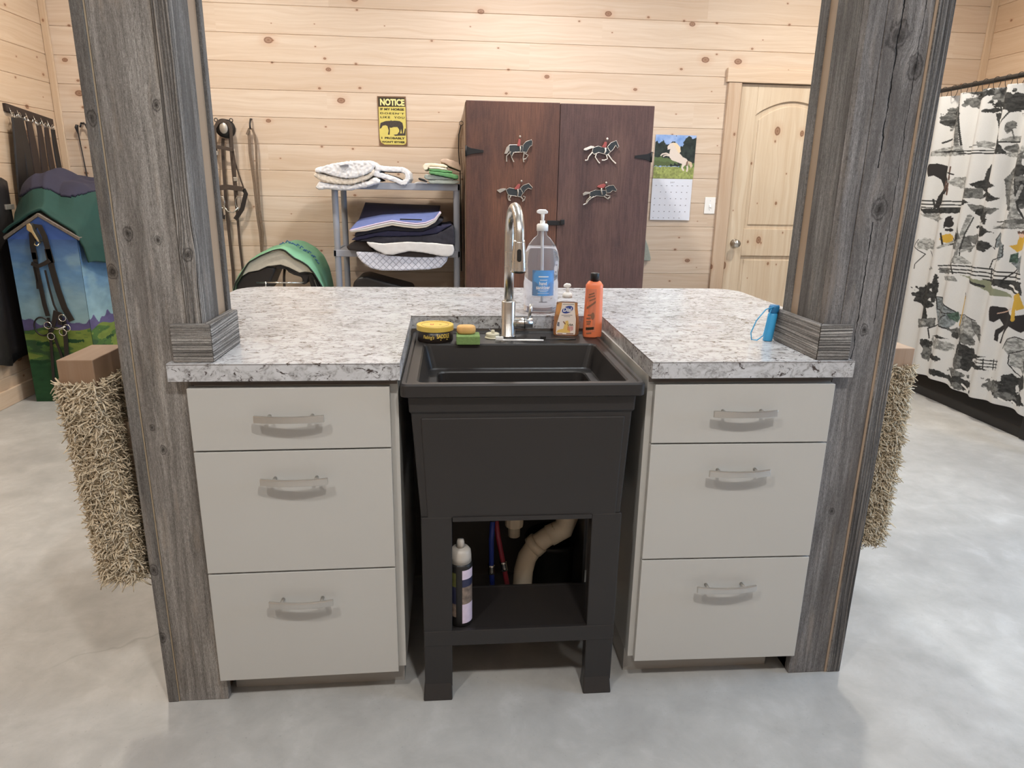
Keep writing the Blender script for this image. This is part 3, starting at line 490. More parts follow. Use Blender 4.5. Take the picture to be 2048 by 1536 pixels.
 'curtain_art': [('e','m',[(2.8021,1.7768)],(0.0771,0.0599)),('e','d',[(2.8338,1.747)],(0.0515,0.0188)),('e','d',[(2.7792,1.8005)],(0.0441,0.0185)),('l','d',[(2.7258,1.7122),(2.7709,1.6636),(2.8522,1.6291)],0.0083),('l','m',[(2.7486,1.8991),(2.7149,1.7561),(2.7069,1.6786),(2.6896,1.5808)],0.0201),('l','d',[(2.7313,1.8844),(2.6963,1.7162),(2.668,1.5861)],0.0071),('p','g',[(2.9007,1.5777),(2.8343,1.6014),(2.6658,1.5989),(2.6496,1.5401),(2.9039,1.5506)],0),('p','d',[(2.8988,1.5709),(2.7894,1.5858),(2.6568,1.5662),(2.655,1.5597),(2.8459,1.5684)],0),('e','d',[(2.5692,1.8777)],(0.0725,0.0275)),('e','m',[(2.6325,1.8482)],(0.0561,0.0319)),('e','d',[(2.5013,1.8815)],(0.0492,0.0148)),('e','m',[(2.5944,1.905)],(0.0916,0.0151)),('e','d',[(2.975,1.8863)],(0.026,0.0823)),('e','d',[(2.9443,1.7361)],(0.0173,0.1239)),('e','d',[(2.3719,1.8309)],(0.1028,0.0407)),('e','m',[(2.4169,1.877)],(0.0675,0.0362)),('e','d',[(2.3065,1.7949)],(0.0611,0.0307)),('e','m',[(2.4357,1.8559)],(0.0512,0.0243)),('e','d',[(2.4741,1.7829)],(0.0524,0.0099)),('p','d',[(2.4655,1.764),(2.3919,1.7747),(2.3484,1.6055),(2.2988,1.5375),(2.4159,1.5414),(2.4058,1.5969)],0),('l','g',[(2.4071,1.7703),(2.387,1.6796),(2.3601,1.5703)],0.0071),('l','w',[(2.4345,1.7312),(2.4278,1.7007)],0.0059),('l','w',[(2.4227,1.6763),(2.4108,1.6274)],0.0059),('l','d',[(2.3735,1.6904),(2.3371,1.7343),(2.3097,1.778)],0.0059),('l','d',[(2.4326,1.7668),(2.4582,1.817)],0.0071),('l','d',[(2.6766,1.5685),(2.4207,1.5588)],0.0047),('l','d',[(2.6722,1.5527),(2.4166,1.5439)],0.0059),('l','m',[(2.6353,1.5908),(2.5082,1.5928),(2.4317,1.5678)],0.0035),('e','g',[(2.4736,1.5946)],(0.0442,0.0175)),('p','g',[(2.3501,1.6056),(2.3009,1.632),(2.2043,1.6312),(2.1946,1.5962)],0),('l','d',[(2.3574,1.6024),(2.1953,1.5986)],0.0059),('e','m',[(2.3076,1.6851)],(0.0227,0.0286)),('l','m',[(2.3027,1.6731),(2.2879,1.6194)],0.0035),('e','g',[(2.2378,1.5465)],(0.0712,0.0296)),('e','m',[(2.2827,1.5663)],(0.0355,0.0215)),('e','m',[(2.1967,1.5097)],(0.0466,0.0259)),('p','m',[(2.2611,1.2659),(2.2931,1.3995),(2.261,1.4589),(2.2343,1.5053),(2.1938,1.527),(2.163,1.5257),(2.0857,1.2463),(2.1744,1.2318),(2.2253,1.2424)],0),('e','d',[(2.1711,1.445)],(0.0432,0.0329)),('e','d',[(2.1277,1.316)],(0.0304,0.0585)),('p','g',[(2.2016,1.3985),(2.1768,1.41),(2.1342,1.245),(2.104,1.1747),(2.1729,1.1691),(2.162,1.2442)],0),('l','d',[(2.1704,1.3982),(2.1311,1.2451),(2.098,1.1809)],0.0059),('l','g',[(2.1442,1.2922),(2.1331,1.3628)],0.0094),('p','m',[(2.3017,1.1279),(2.2521,1.1617),(2.1769,1.1835),(2.0816,1.1876),(2.067,1.135)],0),('l','d',[(2.2868,1.1662),(2.1752,1.1775)],0.0047),('p','g',[(2.3051,1.1403),(2.1877,1.1647),(2.0735,1.1584),(2.0686,1.1408)],0),('p','k',[(2.9218,1.4757),(2.907,1.5001),(2.8594,1.504),(2.8026,1.4861),(2.7465,1.4445),(2.7093,1.4039),(2.6946,1.3505),(2.7135,1.3101),(2.7681,1.3232),(2.7836,1.2819),(2.8122,1.2329),(2.8412,1.2293),(2.8312,1.302),(2.8025,1.3504),(2.8322,1.4052),(2.8665,1.4304),(2.8943,1.4225)],0),('l','n',[(2.6975,1.3102),(2.7037,1.4767)],0.0071),('e','n',[(2.7283,1.3639)],(0.0242,0.0296)),('l','k',[(2.7204,1.444),(2.6811,1.4301)],0.0059),('l','d',[(2.9362,1.2724),(2.7436,1.2717),(2.593,1.2652)],0.0059),('l','d',[(2.9303,1.2511),(2.5876,1.2455)],0.0059),('l','d',[(2.9135,1.2302),(2.5829,1.2284)],0.0059),('p','d',[(2.9225,1.2228),(2.5928,1.2294),(2.5749,1.1995),(2.7427,1.1935),(2.7955,1.1567),(2.8672,1.182)],0),('p','g',[(2.9128,1.1874),(2.786,1.1989),(2.6928,1.1611),(2.7898,1.1359)],0),('l','d',[(2.851,1.2808),(2.8319,1.2114)],0.0071),('p','d',[(2.4349,1.4856),(2.3872,1.4375),(2.4142,1.4107),(2.3453,1.378),(2.3211,1.3632),(2.3735,1.3446),(2.3008,1.2897),(2.3421,1.2741),(2.403,1.3069),(2.4625,1.2845),(2.4345,1.3255),(2.5151,1.3699),(2.4547,1.3987),(2.4534,1.445)],0),('e','d',[(2.3479,1.2951)],(0.0425,0.0173)),('p','m',[(2.6147,1.344),(2.4585,1.3482),(2.4389,1.29),(2.5794,1.2852)],0),('e','g',[(2.6352,1.3835)],(0.0676,0.029)),('p','m',[(2.5052,1.254),(2.2906,1.2406),(2.3155,1.2087),(2.4745,1.2096)],0),('e','d',[(2.5551,1.266)],(0.0469,0.0182)),('e','d',[(2.3787,1.1874)],(0.0434,0.0378)),('e','d',[(2.4296,1.2111)],(0.0427,0.0229)),('e','d',[(2.3718,1.1112)],(0.0523,0.0278)),('e','d',[(2.3422,1.0233)],(0.0483,0.0303)),('e','m',[(2.5242,1.0154)],(0.0752,0.0394)),('e','d',[(2.5635,1.0529)],(0.0534,0.0238)),('e','m',[(2.4213,1.0497)],(0.0537,0.0308)),('l','g',[(2.5121,0.9016),(2.5151,0.9825),(2.505,1.0636),(2.4856,1.1831)],0.0153),('l','d',[(2.4934,0.9036),(2.4983,0.984),(2.4901,1.0779),(2.4693,1.1773)],0.0047),('l','m',[(2.5145,1.0496),(2.5753,1.1662)],0.0106),('l','g',[(2.4928,0.971),(2.4071,1.0312)],0.0094),('p','g',[(2.5675,0.8889),(2.523,0.9413),(2.4856,0.9448),(2.4272,0.9039)],0),('l','d',[(2.5804,0.9358),(2.5795,1.0043),(2.6197,1.0422)],0.0059),('e','y',[(2.65,1.0428)],(0.0318,0.027)),('e','k',[(2.6621,1.138)],(0.0239,0.0323)),('l','k',[(2.6927,1.0717),(2.6721,0.9968),(2.6007,1.0094)],0.0071),('l','g',[(2.6946,0.981),(2.6142,1.0221)],0.0118),('e','k',[(2.6542,1.0947)],(0.0198,0.0107)),('e','g',[(2.8386,0.9979)],(0.0606,0.0339)),('l','k',[(2.89,1.023),(2.9183,0.9771),(2.8428,0.9325),(2.8867,0.8622),(2.8877,0.8325)],0.0035),('l','k',[(2.8162,0.9565),(2.7688,0.9034),(2.7325,0.8498)],0.0035),('e','m',[(2.7603,0.9898)],(0.0209,0.0388)),('p','g',[(2.8067,0.8415),(2.7259,0.8648),(2.6996,0.8463),(2.7688,0.824)],0),('l','d',[(2.6739,0.8677),(2.3167,0.8988),(1.999,0.8893)],0.0059),('l','d',[(2.6678,0.8457),(2.3104,0.876),(1.9926,0.8659)],0.0059),('l','d',[(2.583,0.8359),(2.3045,0.8545),(1.9861,0.8425)],0.0059),('l','d',[(2.5384,0.8906),(2.5109,0.8335)],0.0071),('l','d',[(2.4074,0.8993),(2.3878,0.8417)],0.0071),('l','d',[(2.2651,0.9019),(2.2528,0.8324)],0.0071),('l','d',[(2.0591,0.9004),(2.0472,0.8404)],0.0071),('p','d',[(2.3003,0.8393),(2.1325,0.8479),(1.9877,0.8484),(1.9683,0.7781),(2.0506,0.7842),(2.1559,0.8132),(2.2933,0.814)],0),('p','s',[(2.4827,0.83),(2.2629,0.8311),(2.1157,0.7872),(2.0423,0.7543),(2.2254,0.7583),(2.3226,0.7904),(2.4022,0.8131)],0),('l','d',[(2.4022,0.8131),(2.2881,0.7951)],0.0106),('l','w',[(2.0929,0.8218),(1.9907,0.7931)],0.0083),('p','g',[(2.6356,0.8042),(2.4989,0.8185),(2.4811,0.7892),(2.6181,0.7782)],0),('p','m',[(2.6708,0.8567),(2.5277,0.852),(2.5395,0.8231),(2.6614,0.8223)],0),('p','v',[(2.2743,1.0287),(2.2746,1.0729),(2.2573,1.1079),(2.1986,1.0868),(2.1559,1.0382),(2.1457,0.9836),(2.1696,0.9526),(2.2155,0.9808),(2.2461,1.031),(2.2599,1.0198)],0),('l','k',[(2.2726,1.0225),(2.2746,1.0729),(2.2573,1.1079)],0.0035),('l','k',[(2.1576,1.0442),(2.1519,0.9768),(2.1981,0.9661)],0.0035),('p','v',[(2.1106,0.9438),(2.061,0.9916),(2.0233,0.9771),(2.0006,0.8952),(2.07,0.9114)],0),('l','k',[(2.216,0.9707),(2.2705,0.9527),(2.2785,0.9004)],0.0047),('l','k',[(2.1867,0.9547),(2.2386,0.9304),(2.2481,0.8717)],0.0047),('l','k',[(2.07,0.9114),(2.1079,0.876),(2.1325,0.8479)],0.0059),('l','k',[(2.0398,0.9148),(2.0737,0.8678)],0.0059),('p','y',[(2.134,1.04),(2.1047,1.0484),(2.1026,1.0969),(2.0785,1.1105),(2.057,1.088),(2.0616,1.0217),(2.0963,1.0065)],0),('e','n',[(2.0825,1.1138)],(0.0212,0.0082)),('e','f',[(2.0904,1.0977)],(0.0136,0.0106)),('p','h',[(2.1208,0.9921),(2.0887,1.0072),(2.0768,0.9474),(2.12,0.949)],0),('e','d',[(2.7726,0.6772)],(0.09,0.0539)),('e','d',[(2.7332,0.7341)],(0.0462,0.0252)),('e','d',[(2.8061,0.635)],(0.0545,0.0315)),('e','d',[(2.7338,0.6168)],(0.074,0.0282)),('p','d',[(2.7594,0.6126),(2.7128,0.6202),(2.6816,0.5225),(2.7384,0.512)],0),('p','m',[(2.8163,0.5051),(2.6342,0.5313),(2.6291,0.4737),(2.8004,0.4472)],0),('e','g',[(2.7432,0.4886)],(0.0599,0.0114)),('e','d',[(2.6698,0.6996)],(0.0164,0.0832)),('e','d',[(2.6787,0.7703)],(0.0123,0.0415)),('p','v',[(2.6581,0.6725),(2.6158,0.6719),(2.5051,0.6259),(2.4394,0.5884),(2.4566,0.5221),(2.4871,0.4876),(2.5806,0.4906),(2.6162,0.5201),(2.6434,0.588)],0),('l','k',[(2.6353,0.5894),(2.6574,0.6698),(2.6087,0.6687),(2.4469,0.5941)],0.0047),('l','k',[(2.6353,0.5894),(2.5124,0.5795),(2.4469,0.5941)],0.0047),('l','k',[(2.6063,0.5074),(2.5094,0.5687)],0.0047),('p','g',[(2.4357,0.5891),(2.3449,0.6055),(2.2869,0.5823),(2.2796,0.516),(2.3038,0.4562),(2.3772,0.482),(2.4193,0.5294)],0),('l','k',[(2.4357,0.5891),(2.3556,0.6104),(2.2939,0.5878)],0.0035),('p','m',[(2.3131,0.5909),(2.2626,0.56),(2.2348,0.505),(2.1824,0.476),(2.2448,0.4758),(2.2953,0.5264)],0),('l','d',[(2.264,0.5125),(2.1939,0.5176)],0.0035),('l','k',[(2.4871,0.4876),(2.5925,0.4955),(2.6683,0.4584),(2.6509,0.3951)],0.0059),('p','h',[(2.5017,0.5772),(2.4505,0.6074),(2.4302,0.5692),(2.4415,0.5391),(2.4847,0.552)],0),('l','y',[(2.4151,0.7097),(2.4135,0.6139),(2.4193,0.5294)],0.0094),('l','k',[(2.426,0.7286),(2.4078,0.6972)],0.0035),('e','m',[(2.4157,0.481)],(0.0593,0.0319)),('e','d',[(2.4288,0.4571)],(0.0335,0.0187)),('e','m',[(2.325,0.4653)],(0.0497,0.0339)),('p','d',[(2.6342,0.4135),(2.5544,0.4334),(2.4704,0.4268),(2.5476,0.4086)],0),('e','g',[(2.5385,0.3756)],(0.1084,0.0303)),('e','d',[(2.662,0.3552)],(0.0375,0.0312)),('e','d',[(2.3319,0.3873)],(0.0681,0.0526)),('e','m',[(2.3608,0.3169)],(0.0511,0.0532)),('e','d',[(2.2943,0.3195)],(0.0318,0.0471)),('e','m',[(2.6445,0.2916)],(0.0374,0.0481)),('e','d',[(2.5553,0.2833)],(0.0599,0.0195)),('p','d',[(2.2858,0.3912),(2.127,0.402),(2.2769,0.3587)],0),('l','d',[(2.262,0.372),(2.0459,0.3849)],0.0047),('l','d',[(2.2473,0.3521),(2.0458,0.3665)],0.0047),('l','d',[(2.2419,0.3328),(2.0442,0.3485)],0.0047),('l','d',[(2.1923,0.3834),(2.1845,0.3227)],0.0047),('l','d',[(2.1399,0.3855),(2.134,0.3263)],0.0047),('l','d',[(2.0894,0.3899),(2.0816,0.3307)],0.0047),('l','d',[(2.0627,0.3913),(2.0564,0.332)],0.0047),('p','d',[(2.2927,0.3479),(2.1623,0.3393),(2.1046,0.3206),(2.2643,0.3132)],0),('p','k',[(2.1514,0.6144),(2.1635,0.6708),(2.1607,0.6972),(2.1375,0.6985),(2.0906,0.6961),(2.0267,0.6693),(1.9918,0.6568),(1.9292,0.6806),(1.9081,0.6047),(1.945,0.5723),(1.9993,0.5989),(2.0229,0.5688),(2.0486,0.5442),(2.0584,0.4904),(2.0766,0.4902),(2.0658,0.5471),(2.0601,0.574),(2.094,0.5412),(2.0916,0.4961),(2.1125,0.5046),(2.1167,0.5625),(2.0793,0.5959),(2.1083,0.629),(2.1287,0.6057)],0),('l','y',[(1.9899,0.7625),(1.9928,0.7002),(1.9868,0.639)],0.0153),('l','f',[(2.1215,0.6588),(2.0108,0.6972)],0.0024),('p','y',[(2.0125,0.7713),(1.9817,0.7883),(1.9488,0.7078),(1.9777,0.6905)],0),('p','g',[(2.0131,0.4748),(1.9945,0.5238),(1.9605,0.5439),(1.9191,0.5341),(1.8872,0.4852),(1.8645,0.4031),(1.8829,0.3476),(1.9145,0.3773),(1.9546,0.3797),(1.9683,0.4405),(1.9946,0.4663)],0),('l','k',[(2.0115,0.4688),(1.9922,0.5269),(1.9612,0.5463),(1.9191,0.5341)],0.0035),('l','k',[(1.9683,0.4405),(1.9654,0.3898),(1.9299,0.3476),(1.894,0.3317)],0.0035),('l','k',[(1.9729,0.4458),(1.906,0.487)],0.0035),('l','k',[(1.9025,0.4185),(1.8747,0.3625)],0.0035),('e','d',[(1.9797,0.2357)],(0.0916,0.044)),('e','m',[(2.0469,0.236)],(0.0709,0.0323)),('e','d',[(1.9496,0.3034)],(0.0388,0.0266)),('e','d',[(1.8901,0.2038)],(0.0729,0.0335)),('e','m',[(1.9545,0.2036)],(0.0528,0.0219)),('l','w',[(1.9738,0.1844),(1.946,0.1732)],0.0071),('l','w',[(1.9162,0.1826),(1.8818,0.1739)],0.0071),('e','m',[(2.3607,0.2457)],(0.0825,0.0214)),('e','d',[(2.5088,0.1913)],(0.0787,0.0194)),('e','d',[(2.317,0.1933)],(0.0756,0.0345)),('e','d',[(2.4052,0.1902)],(0.0657,0.0189)),('e','m',[(2.3205,0.1708)],(0.0326,0.0239)),('l','w',[(2.2972,0.1917),(2.251,0.1625)],0.0083),('e','d',[(2.2231,0.1636)],(0.0241,0.013)),('e','d',[(1.8698,0.3002)],(0.043,0.0355))],
}
# ------------------------------------------------------------------ materials
m_wall_x = pine('pine_boards_back', 'x'); m_wall_yl = pine('pine_boards_left', 'y', tint=(.97, .90, .80), seed=3); m_wall_yr = pine('pine_boards_right', 'y', tint=(1, .93, .84), seed=7)
m_trim = pine('pine_trim', 'z' if False else 'x', boards=False, vertical=True, tint=(.86, .80, .74), seed=1)
m_trim_l = pine('pine_batten', 'x', boards=False, vertical=True, tint=(.93, .86, .76), seed=6)
m_trim_h = pine('pine_head_trim', 'x', boards=False, tint=(1, .97, .93), seed=2)
m_trim_y = pine('pine_base_trim', 'y', boards=False, tint=(.94, .88, .80), seed=4)
m_door = pine('pine_door', 'x', boards=False, vertical=True, tint=(1.0, 1.02, .98), seed=5)
m_sawn = pine('sawn_lumber', 'x', boards=False, vertical=True, tint=(.52, .49, .45), seed=8)
m_edge_pale = plain('pale_sapwood_edge', (150, 134, 112), .8, var=.15, scale=40)
m_sawn_dk = pine('sawn_lumber_weathered', 'x', boards=False, vertical=True, tint=(.30, .26, .24), seed=9)
m_block_dk = pine('weathered_block', 'x', boards=False, vertical=True, tint=(.42, .34, .28), seed=12)
m_block = pine('fresh_lumber', 'x', boards=False, vertical=True, tint=(.66, .58, .52), seed=10)

def concrete():
    n = N('polished_concrete'); v = n.co()
    a = n.noise(v, 1.1, 5, .6, .6); b = n.noise(v, 7, 6, .65, .3); c = n.noise(v, 90, 3, .6)
    col = n.ramp(a, [(.3, lin((162, 160, 157))), (.5, lin((176, 174, 170))), (.7, lin((188, 186, 182)))])
    col = n.mix(n.ramp(b, [(.35, .34), (.6, 0)]), col, lin((132, 130, 126)))
    col = n.mix(n.ramp(b, [(.58, 0), (.75, .3)]), col, lin((208, 208, 206)))
    col = n.mix(n.ramp(c, [(.66, 0), (.74, .35)]), col, lin((120, 118, 114)))
    # hairline cracks
    wv = n.noise(v, 2.2, 4, .6, out=1)
    vv = n.n('ShaderNodeVectorMath', dict(operation='ADD'), _0=v, _1=n.n('ShaderNodeVectorMath', dict(operation='SCALE'), _0=wv, Scale=.35).outputs[0]).outputs[0]
    vo = n.n('ShaderNodeTexVoronoi', dict(feature='DISTANCE_TO_EDGE'), Vector=vv, Scale=.55).outputs[0]
    m2 = n.ramp(n.noise(v, .9, 2), [(.58, 0), (.64, 1)])
    col = n.mix(n.math('MULTIPLY', n.ramp(vo, [(0, .32), (.003, 0)]), m2), col, lin((105, 102, 98)))
    n.bump(b, .08, .002)
    return n.base(col, n.ramp(a, [(.3, .34), (.7, .5)]), 0, .4)
m_floor = concrete()

def laminate():
    n = N('granite_laminate'); v = n.co()
    vv = n.mapv(v, (1, 1.25, 1.25), rot=(0, 0, .25))
    wp = n.noise(vv, 9, 4, .6, out=1)
    vw = n.n('ShaderNodeVectorMath', dict(operation='ADD'), _0=vv, _1=n.n('ShaderNodeVectorMath', dict(operation='SCALE'), _0=wp, Scale=.07).outputs[0]).outputs[0]
    cloud = n.noise(vw, 7.5, 5, .6, .4); fl = n.noise(vw, 62, 6, .72, .6); sp = n.noise(vw, 30, 5, .7, 1.2)
    vein = n.math('ABSOLUTE', n.math('SUBTRACT', n.noise(vw, 12, 4, .6, 1.0), .5))
    col = n.mix(n.ramp(cloud, [(.35, .55), (.6, 0)]), lin((200, 201, 204)), lin((172, 171, 171)))
    col = n.mix(n.math('MULTIPLY', n.ramp(fl, [(.55, 0), (.61, .9)]), n.ramp(cloud, [(.38, .85), (.56, .12)])), col, lin((122, 118, 114)))
    veinm = n.math('MULTIPLY', n.ramp(vein, [(0, .75), (.03, .3), (.07, 0)]), n.ramp(fl, [(.40, .2), (.55, 1)]))
    col = n.mix(n.math('MULTIPLY', veinm, .85), col, lin((104, 100, 97)))
    dk = n.math('MULTIPLY', n.ramp(sp, [(.575, 0), (.62, 1)]), n.ramp(fl, [(.43, .1), (.5, 1)]))
    col = n.mix(dk, col, lin((70, 62, 60)))
    col = n.mix(n.ramp(n.noise(vw, 5, 3, .5), [(.62, 0), (.78, .3)]), col, lin((178, 160, 142)))
    return n.base(col, .22, 0, .45)
m_lam = laminate()
m_seam = plain('laminate_seam', (92, 84, 78), .5)
m_cab = plain('grey_cabinet_paint', (184, 182, 177), .42, var=.015, scale=4, bump=.0001, bscale=900)
m_cab_dk = plain('cabinet_toe_board', (160, 157, 152), .5, var=.02)
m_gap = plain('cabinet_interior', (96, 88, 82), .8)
m_sink = plain('black_plastic', (38, 35, 34), .42, var=.05, scale=8, bump=.0002, bscale=500, spec=.5)
m_black = plain('black_metal', (30, 28, 27), .45, spec=.4)
m_hinge = plain('black_iron', (26, 24, 24), .5, 0, spec=.4)
def brushed():
    n = N('brushed_nickel'); v = n.co()
    f = n.noise(n.mapv(v, (2, 2, 30)), 1, 3)
    return n.base(n.mix(f, (.55, .53, .50), (.72, .70, .67)), n.ramp(f, [(0, .24), (1, .32)]), 1)
m_nickel = brushed()
m_chrome = plain('chrome', (205, 203, 198), .18, 1)
m_shelf = plain('grey_resin', (146, 148, 156), .5, var=.03)
m_leather = plain('brown_leather', (66, 54, 46), .5, var=.2, scale=40, bump=.0004, bscale=300)
m_leather_dk = plain('black_leather', (31, 27, 26), .45, var=.2, scale=40, bump=.0004, bscale=300)
m_rawhide = plain('faded_leather_webbing', (112, 94, 78), .7, var=.22, scale=90, bump=.0006, bscale=350)
m_strap_b = plain('dark_brown_strap_leather', (50, 38, 33), .55, var=.2, scale=30)
m_fleece = plain('white_fleece', (226, 223, 222), .95, var=.06, scale=60, bump=.002, bscale=260)
m_fleece_c = plain('cream_fleece', (228, 214, 196), .95, var=.05, scale=60, bump=.0015, bscale=260)
m_tan = plain('tan_cloth', (196, 170, 150), .95, var=.07, scale=40, bump=.001, bscale=300)
m_cream = plain('cream_cloth', (232, 220, 196), .9, var=.05, scale=50, bump=.0008)
m_greencloth = plain('bright_green_cloth', (98, 148, 96), .9, var=.12, scale=40, bump=.0008)
m_greycloth = plain('grey_green_cloth', (150, 155, 146), .9, var=.12, scale=70, bump=.0008)
m_navy = plain('navy_quilted_cloth', (46, 43, 66), .9, var=.12, scale=40, bump=.0008)
m_blackcloth = plain('black_quilted_cloth', (43, 40, 48), .85, var=.15, scale=30, bump=.001, bscale=120)
m_browncloth = plain('dark_brown_cloth', (50, 42, 38), .9, var=.15, scale=30, bump=.001)
m_whitecloth = plain('white_cotton', (206, 201, 197), .9, var=.06, scale=30, bump=.0008, bscale=200)
def quilted():
    n = N('white_quilted_cotton'); P = n.sep(n.co())
    a = n.math('ABSOLUTE', n.math('SINE', n.math('MULTIPLY', n.math('ADD', P[0], P[2]), 75)))
    b = n.math('ABSOLUTE', n.math('SINE', n.math('MULTIPLY', n.math('SUBTRACT', P[0], P[2]), 75)))
    h = n.math('MINIMUM', a, b); h = n.ramp(h, [(0, 0), (.25, 1)])
    n.bump(h, .8, .004)
    return n.base(n.mix(h, lin((176, 176, 190)), lin((214, 213, 222))), .85)
m_quilt = quilted()
m_cover = plain('green_nylon', (116, 168, 134), .7, var=.12, scale=14, bump=.002, bscale=30)
m_beige = plain('beige_fleece_lining', (192, 184, 166), .95, var=.07, scale=60, bump=.001)
m_teal = plain('dark_green_blanket_fabric', (24, 60, 53), .85, var=.15, scale=12, bump=.002, bscale=40)
m_navyfab = plain('navy_blanket_lining', (44, 42, 60), .9, var=.12, scale=14, bump=.002, bscale=40)
def armoire_wood(name, a, b, c):
    n = N(name); v = n.co()
    big = n.noise(n.mapv(v, (5, 5, 1.4)), 1, 4, .6, .5); fine = n.noise(n.mapv(v, (160, 160, 9)), 1, 4, .6); sp = n.noise(v, 240, 2)
    col = n.ramp(big, [(.3, lin(a)), (.5, lin(b)), (.72, lin(c))])
    col = n.mix(n.ramp(fine, [(.4, .35), (.6, 0)]), col, lin((44, 30, 27)))
    col = n.mix(n.ramp(sp, [(.55, 0), (.8, .3)]), col, lin((128, 96, 84)))
    n.bump(fine, .15, .0008)
    return n.base(col, .5, 0, .4)
m_arm1 = armoire_wood('red_brown_stain', (76, 52, 46), (94, 62, 50), (112, 74, 56))
m_arm2 = armoire_wood('purple_brown_stain', (72, 54, 52), (88, 64, 60), (102, 76, 68))
m_arm_side = armoire_wood('cabinet_side_stain', (120, 96, 80), (148, 124, 104), (160, 140, 120))
m_white_pl = plain('white_plastic', (238, 236, 233), .35, var=.01)
m_paper = plain('white_paper', (216, 219, 230), .8, var=.01)
m_ink = plain('grey_ink', (120, 118, 124), .8)
m_brass = plain('brass', (200, 186, 150), .3, 1, var=.1)
m_pewter = plain('pewter', (176, 168, 158), .4, .6, var=.1)
m_pewter_l = plain('polished_pewter', (226, 216, 206), .4, .2, var=.05)
m_horseblk = plain('black_enamel', (42, 46, 48), .45, var=.1)
m_redcoat = plain('red_enamel', (150, 72, 68), .5, var=.1)
m_yellow = plain('yellow_sign_paint', (202, 188, 100), .6, var=.08, scale=25)
m_signbr = plain('rusty_brown_sign_paint', (108, 78, 54), .65, var=.15, scale=30)
m_signink = plain('dark_brown_sign_ink', (44, 34, 14), .6, var=.1)
m_signhorse = plain('sign_horse_print', (58, 50, 44), .6, var=.35, scale=120)
m_cream_let = plain('cream_lettering', (228, 218, 150), .6, var=.05)
m_pvc = plain('pale_pvc', (226, 210, 184), .4, var=.05)
m_blue_hose = plain('blue_pex', (40, 62, 150), .4); m_red_hose = plain('red_pex', (150, 48, 62), .4)
m_orange = plain('orange_plastic', (238, 130, 88), .38, var=.02, spec=.4)
m_orangelab = plain('worn_orange_label', (214, 124, 92), .6, var=.08, scale=60)
m_olive = plain('label_dark_print', (140, 98, 74), .6)
m_lab_blue = plain('blue_label', (92, 156, 216), .45, var=.01)
m_lab_white = plain('white_label', (240, 228, 218), .45, var=.02)
m_dial = plain('dark_blue_label_print', (52, 74, 148), .4)
m_mute_y = plain('honey_label_print', (238, 200, 116), .5, var=.1)
m_red_pr = plain('red_label_print', (196, 82, 84), .5)
m_lid = plain('yellow_tin_lid', (222, 190, 92), .35, var=.05, spec=.5)
m_tin = plain('black_brown_tin', (40, 31, 27), .35, var=.1, spec=.5)
m_gold = plain('gold_lettering', (232, 200, 96), .5)
m_sponge_t = plain('tan_sponge', (214, 168, 106), .9, var=.12, scale=50, bump=.001, bscale=300)
m_sponge_g = plain('green_sponge', (124, 152, 92), .95, var=.18, scale=160, bump=.0015, bscale=500)
m_ivory = plain('ivory_plastic', (208, 202, 178), .45, var=.03)
m_cyan = plain('light_blue_plastic', (64, 160, 212), .35, var=.03)
m_cyan_d = plain('blue_plastic_cap', (34, 110, 160), .4)
m_frost = plain('frosted_cap_plastic', (178, 170, 160), .4, var=.05)
m_lab_pic1 = plain('label_dark_navy', (38, 40, 66), .5, var=.3, scale=60); m_lab_pic2 = plain('label_olive', (92, 92, 48), .5, var=.3, scale=60)
m_lab_pic3 = plain('label_pale_lilac', (206, 190, 206), .5, var=.12, scale=60)
m_lab_pic4 = plain('label_horse_picture', (120, 104, 92), .5, var=.6, scale=90)
def clear(name, tint, ior, rough=.03, trans=1.0):
    n = N(name); n.base(tuple(lin(tint)), rough, 0, .5)
    n.b.inputs['Transmission Weight'].default_value = trans; n.b.inputs['IOR'].default_value = ior; return n.m
m_clear = clear('clear_plastic', (250, 250, 252), 1.10, .03, .93)
m_gel = clear('clear_gel_with_bubbles', (246, 246, 250), 1.08, .06, .86)
m_amber = clear('amber_liquid_soap', (246, 176, 80), 1.2, .08, .62)
m_rug = plain('beige_carpet_yarn', (206, 190, 164), .95, var=.22, scale=70)
m_rug_b = plain('carpet_backing', (140, 124, 98), .95)
m_lampglow = N('lamp_lens'); m_lampglow.base((1, 1, 1), .5); m_lampglow.b.inputs['Emission Color'].default_value = (1, .95, .87, 1); m_lampglow.b.inputs['Emission Strength'].default_value = 8; m_lampglow = m_lampglow.m
m_ceil = plain('white_ceiling', (236, 232, 224), .8, var=.01)
m_vc = vcol('painted_pattern', .75, .0004); m_vc_cloth = vcol('printed_cotton', .85, .0006); m_vc_gloss = vcol('printed_paper', .4)

# ------------------------------------------------------------------ room shell
XL, XR, YB, YF = -2.57, 4.0, 3.652, -4.2
def plank_profile(z_a, z_b, z0=2.0919, s=.175, g=.0035, d=.0045):
    pts = [(0, z_a)]; k = math.ceil((z_a-z0)/s)
    while z0+k*s < z_b:
        z = z0+k*s
        if z-g > z_a and z+g < z_b: pts += [(0, z-g), (d, z), (0, z+g)]
        k += 1
    pts.append((0, z_b)); return pts
def plank_wall(mb, ax, pos, out, a, b, z_a, z_b, thick=.12, groove=True):
    """boards on plane ax=pos spanning a..b, backing thickness away from the room (out = +1/-1)"""
    pr = plank_profile(z_a, z_b) if groove else [(0, z_a), (0, z_b)]
    poly = [(pos+out*d, z) for d, z in pr]+[(pos+out*thick, z_b), (pos+out*thick, z_a)]
    if ax == 'y': mb.prism([(p[0], p[1]) for p in poly], a, b, 'x')
    else: mb.prism(poly, a, b, 'y')
    return mb
